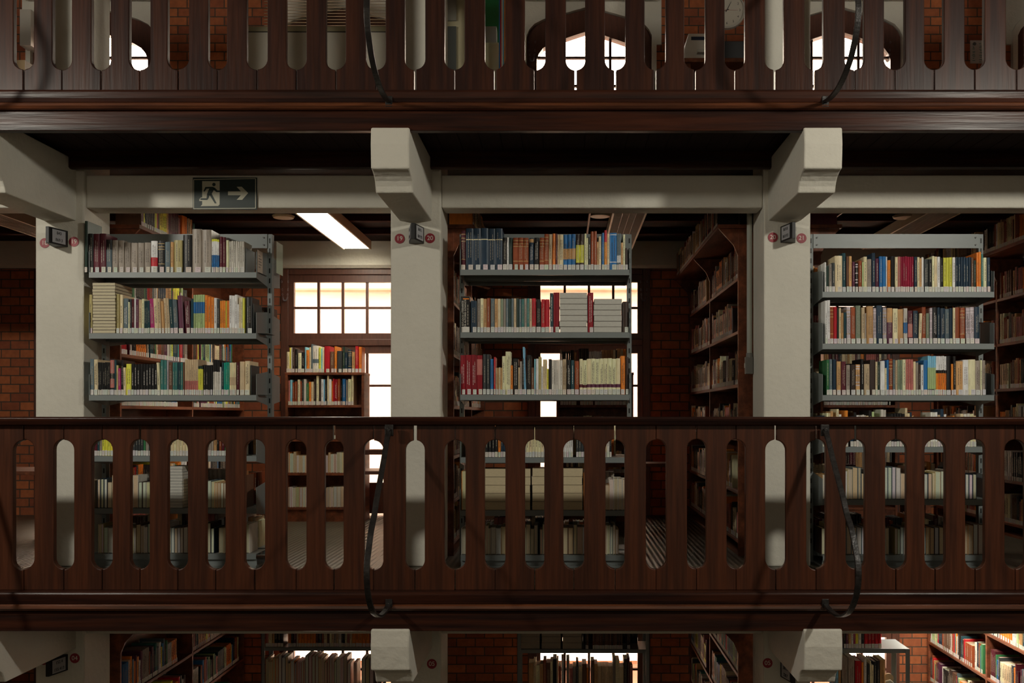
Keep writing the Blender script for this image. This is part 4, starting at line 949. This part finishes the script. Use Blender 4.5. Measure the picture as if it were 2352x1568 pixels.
for px_, lb in ((690, 'left'), (1362, 'middle'), (2010, 'right')):
    D = 6.4; b = MB(); b.cyl((X(px_, D), 6.3, EZ+1.505), 0.009, 2.4, 'y', 8, (0.25, 0.06, 0.03)); o = b.build('conduit_pipe', M_PAINT); tag(o, 'thin reddish conduit running under the %s bay ceiling' % lb, 'conduit', 'ceiling conduits')
# grey conduit with switch box on the right column side
cd = empty('wall_conduit', (1.190, 6.17, EZ)); tag(cd, 'grey vertical conduit with junction box, left side of right column', 'conduit')
b = MB(); b.cyl((0, 0, 0.37), 0.017, 0.93, 'z', 12, (0.42, 0.43, 0.38)); b.cyl((0, 0, 0.365), 0.021, 0.03, 'z', 12, (0.2, 0.2, 0.19)); b.build('pipe', M_PAINT, cd)
b = MB(); b.box(-0.028, 0.022, -0.02, 0.02, 0.26, 0.37, (0.16, 0.155, 0.14)); b.build('junction_box', M_PAINT, cd, bevel=0.005)
b = MB(); b.box(-0.032, -0.028, -0.008, 0.008, 0.30, 0.33, (0.5, 0.5, 0.45)); b.build('switch', M_PAINT, cd)
# chains hanging on the window jambs
def chain(x, z, label, y=YB-0.03):
    M_CH = MATS.get('chain') or mat('chain', (0.35, 0.33, 0.36), 0.4, metal=0.6)
    b = MB(); n = 17
    for k in range(n):
        t = k/(n-1.0); xx = x-0.03+0.06*t; zz = z-0.17*(1-(2*t-1)**4)*1.0
        dx, dz = 0.06, 0.17*4*2*(2*t-1)**3; L_ = math.hypot(dx, dz); dx /= L_; dz /= L_
        N_ = 8
        ring = []
        for i in range(N_):
            a = 2*math.pi*i/N_; ca, sa = math.cos(a)*0.011, math.sin(a)*0.005
            c = Vector((xx+ca*dx-sa*dz, y+(0.002 if k % 2 else -0.002), zz+ca*dz+sa*dx)); ring.append(c)
        vs = []
        for i in range(N_):
            p = ring[i]; cc = sum(ring, Vector())/N_; o_ = (p-cc).normalized()*0.0015
            vs += [p+o_, p+Vector((0, 0.002, 0)), p-o_, p-Vector((0, 0.002, 0))]
        fs = [(4*i+j, 4*((i+1) % N_)+j, 4*((i+1) % N_)+(j+1) % 4, 4*i+(j+1) % 4) for i in range(N_) for j in range(4)]
        b.add(vs, fs)
    o = b.build('window_chain', M_CH); tag(o, label, 'chain', 'chains beside the windows')
chain(X(657, YB), Z(648, YB), 'small looped chain on dark jamb of left bay window')
chain(X(1478, YB), Z(648, YB), 'small looped chain on dark jamb of middle bay window')
chain(X(1222, YB), Z(100, YB), 'looped chain beside arched window, upper level middle')
chain(X(2035, YB), Z(100, YB), 'looped chain beside arched window, upper level right')

# wooden chair by the window in the left bay
ch = empty('wooden_chair', (X(872, 8.05), 8.10, 0)); tag(ch, 'dark wooden chair before the bright window, seen through railing slot', 'chair')
for xx in (-0.17, 0.17):
    b = MB(); b.box(xx-0.018, xx+0.018, 0.0, 0.035, 0, 0.46); b.build('leg', M_FRAME, ch)
    b = MB(); b.prism([(-0.36, 0), (-0.325, 0), (-0.325, 0.45), (-0.30, 0.86), (-0.335, 0.86), (-0.36, 0.45)], 'x', xx-0.018, xx+0.018); b.build('leg', M_FRAME, ch)
b = MB(); b.box(-0.2, 0.2, -0.35, 0.05, 0.44, 0.47); b.build('seat', M_FRAME, ch, bevel=0.006)
b = MB(); b.box(-0.20, 0.20, -0.33, -0.305, 0.83, 0.87); b.build('top_rail', M_FRAME, ch, bevel=0.004)
b = MB(); b.box(-0.152, 0.152, -0.335, -0.315, 0.60, 0.64); b.build('back_slat', M_FRAME, ch, bevel=0.004)
# table in the right bay and shelf in the far left bay
def table(name, x0, x1, y0, y1, h, label, z0=0):
    t = empty(name, ((x0+x1)/2, (y0+y1)/2, z0)); tag(t, label, 'table'); a, c = (x1-x0)/2, (y1-y0)/2
    b = MB(); b.box(-a, a, -c, c, h-0.03, h); b.build('tabletop', M_CASE, t, bevel=0.004)
    for sx in (-1, 1):
        for sy in (-1, 1):
            b = MB(); b.box(sx*(a-0.05)-0.02, sx*(a-0.05)+0.02, sy*(c-0.05)-0.02, sy*(c-0.05)+0.02, 0, h-0.03); b.build('leg', M_CASE, t)
table('reading_table', 2.0, 2.75, 7.1, 7.7, 0.30, 'low wooden table behind right steel unit, seen through slots')
table('reading_table', -4.6, -3.9, 7.2, 7.8, 0.50, 'wooden table in shade at the far left behind railing')
table('reading_table', 0.30, 0.95, 7.95, 8.26, 0.52, 'small wooden table by brick pier, middle bay, through slots')

# ------------------------------------------------------------ upper level
U = LV
bx('office_partition', M_PAINT, X(566, 7.0), X(892, 7.0), 7.0, 7.04, U, Z(73, 7.0)-0.004, col=(0.50, 0.46, 0.38))
o = bpy.data.objects['office_partition']; tag(o, 'low cream partition panel on upper level behind the railing', 'partition')
b = MB(); b.box(X(566, 7.0), X(892, 7.0), 6.99, 7.05, Z(73, 7.0), Z(62, 7.0), (0.30, 0.27, 0.17)); b.build('cap_rail', M_PAINT, o)
b = MB(); b.box(X(566, 7.0), X(892, 7.0), 6.995, 7.045, Z(73, 7.0)-0.004, Z(73, 7.0), (0.01, 0.01, 0.01)); b.build('black_strip', M_PAINT, o)  # thin black strip under the cap rail
bl = MB(); z = Z(60, 7.6); x0, x1 = X(605, 7.6), X(890, 7.6)
while z < 5.0: bl.prism([(7.6, z), (7.625, z+0.018), (7.626, z+0.019), (7.601, z+0.001)], 'x', x0, x1, (0.55, 0.48, 0.38)); z += 0.024
o = bl.build('window_blind', M_PAINT); tag(o, 'cream venetian blind behind the partition on upper level', 'blind')
b = MB(); b.box(x0, x1, 7.59, 7.63, 5.0, 5.12, (0.5, 0.45, 0.36)); b.build('headrail', M_PAINT, o)
# filing cabinet, shelf of papers
fc_ = empty('filing_cabinet', (X(1050, 6.6), 6.8, U)); tag(fc_, 'tall metal cabinet on the upper level right of middle column', 'cabinet')
hw = 0.115
b = MB(); b.box(-hw, hw, -0.2, 0.2, 0, 1.9, (0.34, 0.30, 0.19)); b.build('body', M_PAINT, fc_)
for k in range(4):
    b = MB(); b.box(-hw-0.001, -hw+0.11, -0.215, -0.2, 0.10+k*0.46, 0.52+k*0.46, (0.055, 0.060, 0.055) if k != 2 else (0.20, 0.19, 0.16)); b.build('drawer', M_PAINT, fc_)
gb = bx('notice_board', M_PAINT, X(1108, 7.2), X(1160, 7.2), 7.2, 7.23, Z(110, 7.2), Z(-60, 7.2), col=(0.01, 0.16, 0.045)); tag(gb, 'green board on upper level behind papers', 'board')
o = bx('storage_box', M_PAINT, X(1108, 7.0), X(1148, 7.0), 6.9, 7.1, U, Z(110, 7.0), col=(0.52, 0.50, 0.32)); tag(o, 'cream box under green board, upper level', 'box')
o = bx('storage_box', M_PAINT, X(1112, 7.05), X(1140, 7.05), 7.06, 7.18, Z(110, 7.0)+0.001, Z(53, 7.0), col=(0.30, 0.30, 0.28)); tag(o, 'grey box standing on the cream box, upper level', 'box')
mg = MB()
for k, c in enumerate(('bl', 'rd', 'wh', 'lb', 'or')): mg.box(X(1149+k*3, 6.95), X(1152+k*3, 6.95)-0.001, 6.8, 6.82, U+0.0, Z(-40, 6.9), pc(c))
o = mg.build('poster_roll', M_PAINT); tag(o, 'colourful striped poster edge beside the green board, upper level', 'poster')
# printer, monitor, desk
pt = empty('printer', (X(1600, 7.1), 7.25, U+0.90)); tag(pt, 'white printer on upper level seen between railing boards', 'printer')
b = MB(); b.prism([(-0.11, 0), (0.10, 0), (0.10, 0.235), (-0.06, 0.235), (-0.11, 0.05)], 'y', -0.15, 0.15, (0.82, 0.80, 0.76)); b.build('body', M_PAINT, pt, bevel=0.005)
b = MB(); b.box(-0.04, 0.10, -0.153, -0.15, 0.185, 0.21, (0.02, 0.03, 0.08)); b.build('front_stripe', M_PAINT, pt)
b = MB(); b.box(0.0, 0.10, -0.2, -0.151, 0.08, 0.10, (0.5, 0.5, 0.46)); b.build('paper_tray', M_PAINT, pt)
mo = empty('monitor', (X(1690, 7.1), 7.25, U+0.90)); tag(mo, 'black flat monitor on the upper level under the clock', 'monitor')
b = MB(); b.box(-0.09, 0.13, -0.02, 0.02, 0.09, 0.23, (0.008, 0.008, 0.009)); b.build('screen', M_PAINT, mo, bevel=0.004)
b = MB(); b.box(-0.10, 0.14, -0.10, 0.10, 0.0, 0.065, (0.6, 0.6, 0.56)); b.cyl((0.02, 0, 0.06), 0.02, 0.04, 'z', 10, (0.02, 0.02, 0.02)); b.build('stand', M_PAINT, mo)
table('office_desk', X(1560, 7.1), X(1745, 7.1), 6.95, 7.6, 0.90, 'office desk carrying printer and monitor, upper level', U)
# wall clock
ck = empty('wall_clock', (X(1668, YB), YB-0.005, Z(27, YB))); tag(ck, 'round white wall clock on brick, upper level', 'clock')
b = MB(); b.cyl((0, -0.03, 0), 0.150, 0.035, 'y', 40, (0.60, 0.55, 0.46)); b.build('dial', M_PAINT, ck)
b = MB(); n = 40
vs = []
for i in range(n):
    a = 2*math.pi*i/n; ca, sa = math.cos(a), math.sin(a)
    vs += [(0.150*ca, 0, 0.150*sa), (0.150*ca, -0.042, 0.150*sa), (0.166*ca, -0.038, 0.166*sa), (0.170*ca, 0, 0.170*sa)]
b.add(vs, [(4*i+j, 4*((i+1) % n)+j, 4*((i+1) % n)+(j+1) % 4, 4*i+(j+1) % 4) for i in range(n) for j in range(4)], (0.45, 0.42, 0.36)); b.build('rim', M_PAINT, ck)
for k in range(1, 13):
    a = math.pi/2-2*math.pi*k/12; text(str(k), 0.030, M_DARKTXT, ck, (0.118*math.cos(a), -0.0305, 0.118*math.sin(a)), (math.pi/2, 0, 0), name='numeral')
def hand(ang, L_, w, nm, col):
    a = math.radians(ang); b = MB(); d = Vector((math.sin(a), math.cos(a))); n_ = Vector((d.y, -d.x))
    b.prism([tuple(-d*0.02+n_*w), tuple(d*L_+n_*w*0.5), tuple(d*L_-n_*w*0.5), tuple(-d*0.02-n_*w)], 'y', -0.036, -0.034, col); b.build(nm, M_PAINT, ck)
hand(28, 0.085, 0.003, 'hour_hand', (0.01, 0.01, 0.01)); hand(250, 0.11, 0.0025, 'minute_hand', (0.01, 0.01, 0.01)); hand(92, 0.10, 0.001, 'second_hand', (0.4, 0.02, 0.02))
# notice and chair at right of upper level
nt = bx('wall_notice', M_PAINT, X(2228, YB), X(2262, YB), YB-0.004, YB-0.001, Z(146, YB), Z(93, YB), col=(0.58, 0.56, 0.55)); tag(nt, 'white sheet with green handwriting on brick wall, upper level right', 'notice')
b = MB(); rr = random.Random(3)
for cxx in (2233, 2249):
    zz = 100
    while zz < 142:
        l = rr.uniform(2, 6); b.box(X(cxx+rr.uniform(-1, 1), YB), X(cxx+3+rr.uniform(0, 4), YB), YB-0.0046, YB-0.004, Z(zz+1.2, YB), Z(zz, YB), (0.03, 0.20, 0.20)); zz += l
b.cyl((X(2238, YB), YB-0.0046, Z(101, YB)), 0.016, 0.0006, 'y', 20, (0.15, 0.15, 0.15)); b.build('handwriting', M_PAINT, nt)
oc = empty('office_chair', (X(2190, 6.9), 7.0, U)); tag(oc, 'black office chair with rounded back, upper level right', 'chair')
b = MB(); b.prism([(0.235*math.cos(a*math.pi/12)*0.95, 0.62+0.235*math.sin(a*math.pi/12)) for a in range(24)], 'y', 0.14, 0.18, (0.012, 0.010, 0.010)); b.build('backrest', M_PAINT, oc, bevel=0.01)
b = MB(); b.prism([(0.23*math.cos(a*math.pi/8), 0.23*math.sin(a*math.pi/8)) for a in range(16)], 'z', 0.42, 0.47, (0.012, 0.010, 0.010)); b.build('seat', M_PAINT, oc, bevel=0.01)
b = MB(); b.cyl((0, 0, 0.05), 0.025, 0.37, 'z', 12, (0.02, 0.02, 0.02)); b.box(-0.02, 0.02, 0.15, 0.17, 0.42, 0.60, (0.02, 0.02, 0.02)); b.build('gas_lift', M_PAINT, oc)
for k in range(5):
    b = MB(); b.box(0, 0.26, -0.02, 0.02, 0.0, 0.05, (0.02, 0.02, 0.02)); q = b.build('base_arm', M_PAINT, oc); q.rotation_euler = (0, 0, 2*math.pi*k/5)
# white wall cabinet and box at the far left of upper level
o = bx('wall_cabinet', M_PAINT, X(57, 8.7), X(82, 8.7), 8.62, 8.795, Z(112, 8.7), Z(30, 8.7), col=(0.48, 0.44, 0.38)); tag(o, 'small cream cabinet on brick wall, upper left corner', 'cabinet')
o = bx('storage_box', M_PAINT, X(33, 6.6), X(76, 6.6), 6.5, 6.7, U, Z(150, 6.6), col=(0.30, 0.20, 0.10)); tag(o, 'brown box behind upper railing at the far left', 'box')
# curtain rails over the arches
for xx, lb in ((BAYS[0], 'left'), (BAYS[2], 'middle'), (BAYS[3], 'right')):
    o = bx('curtain_rail', M_PAINT, xx-0.60, xx+0.64, YB-0.12, YB-0.06, Z(8, YB), Z(1, YB)+0.02, col=(0.62, 0.58, 0.50)); tag(o, 'white rail above the %s arched window' % lb, 'curtain rail', 'white rails above arched windows')
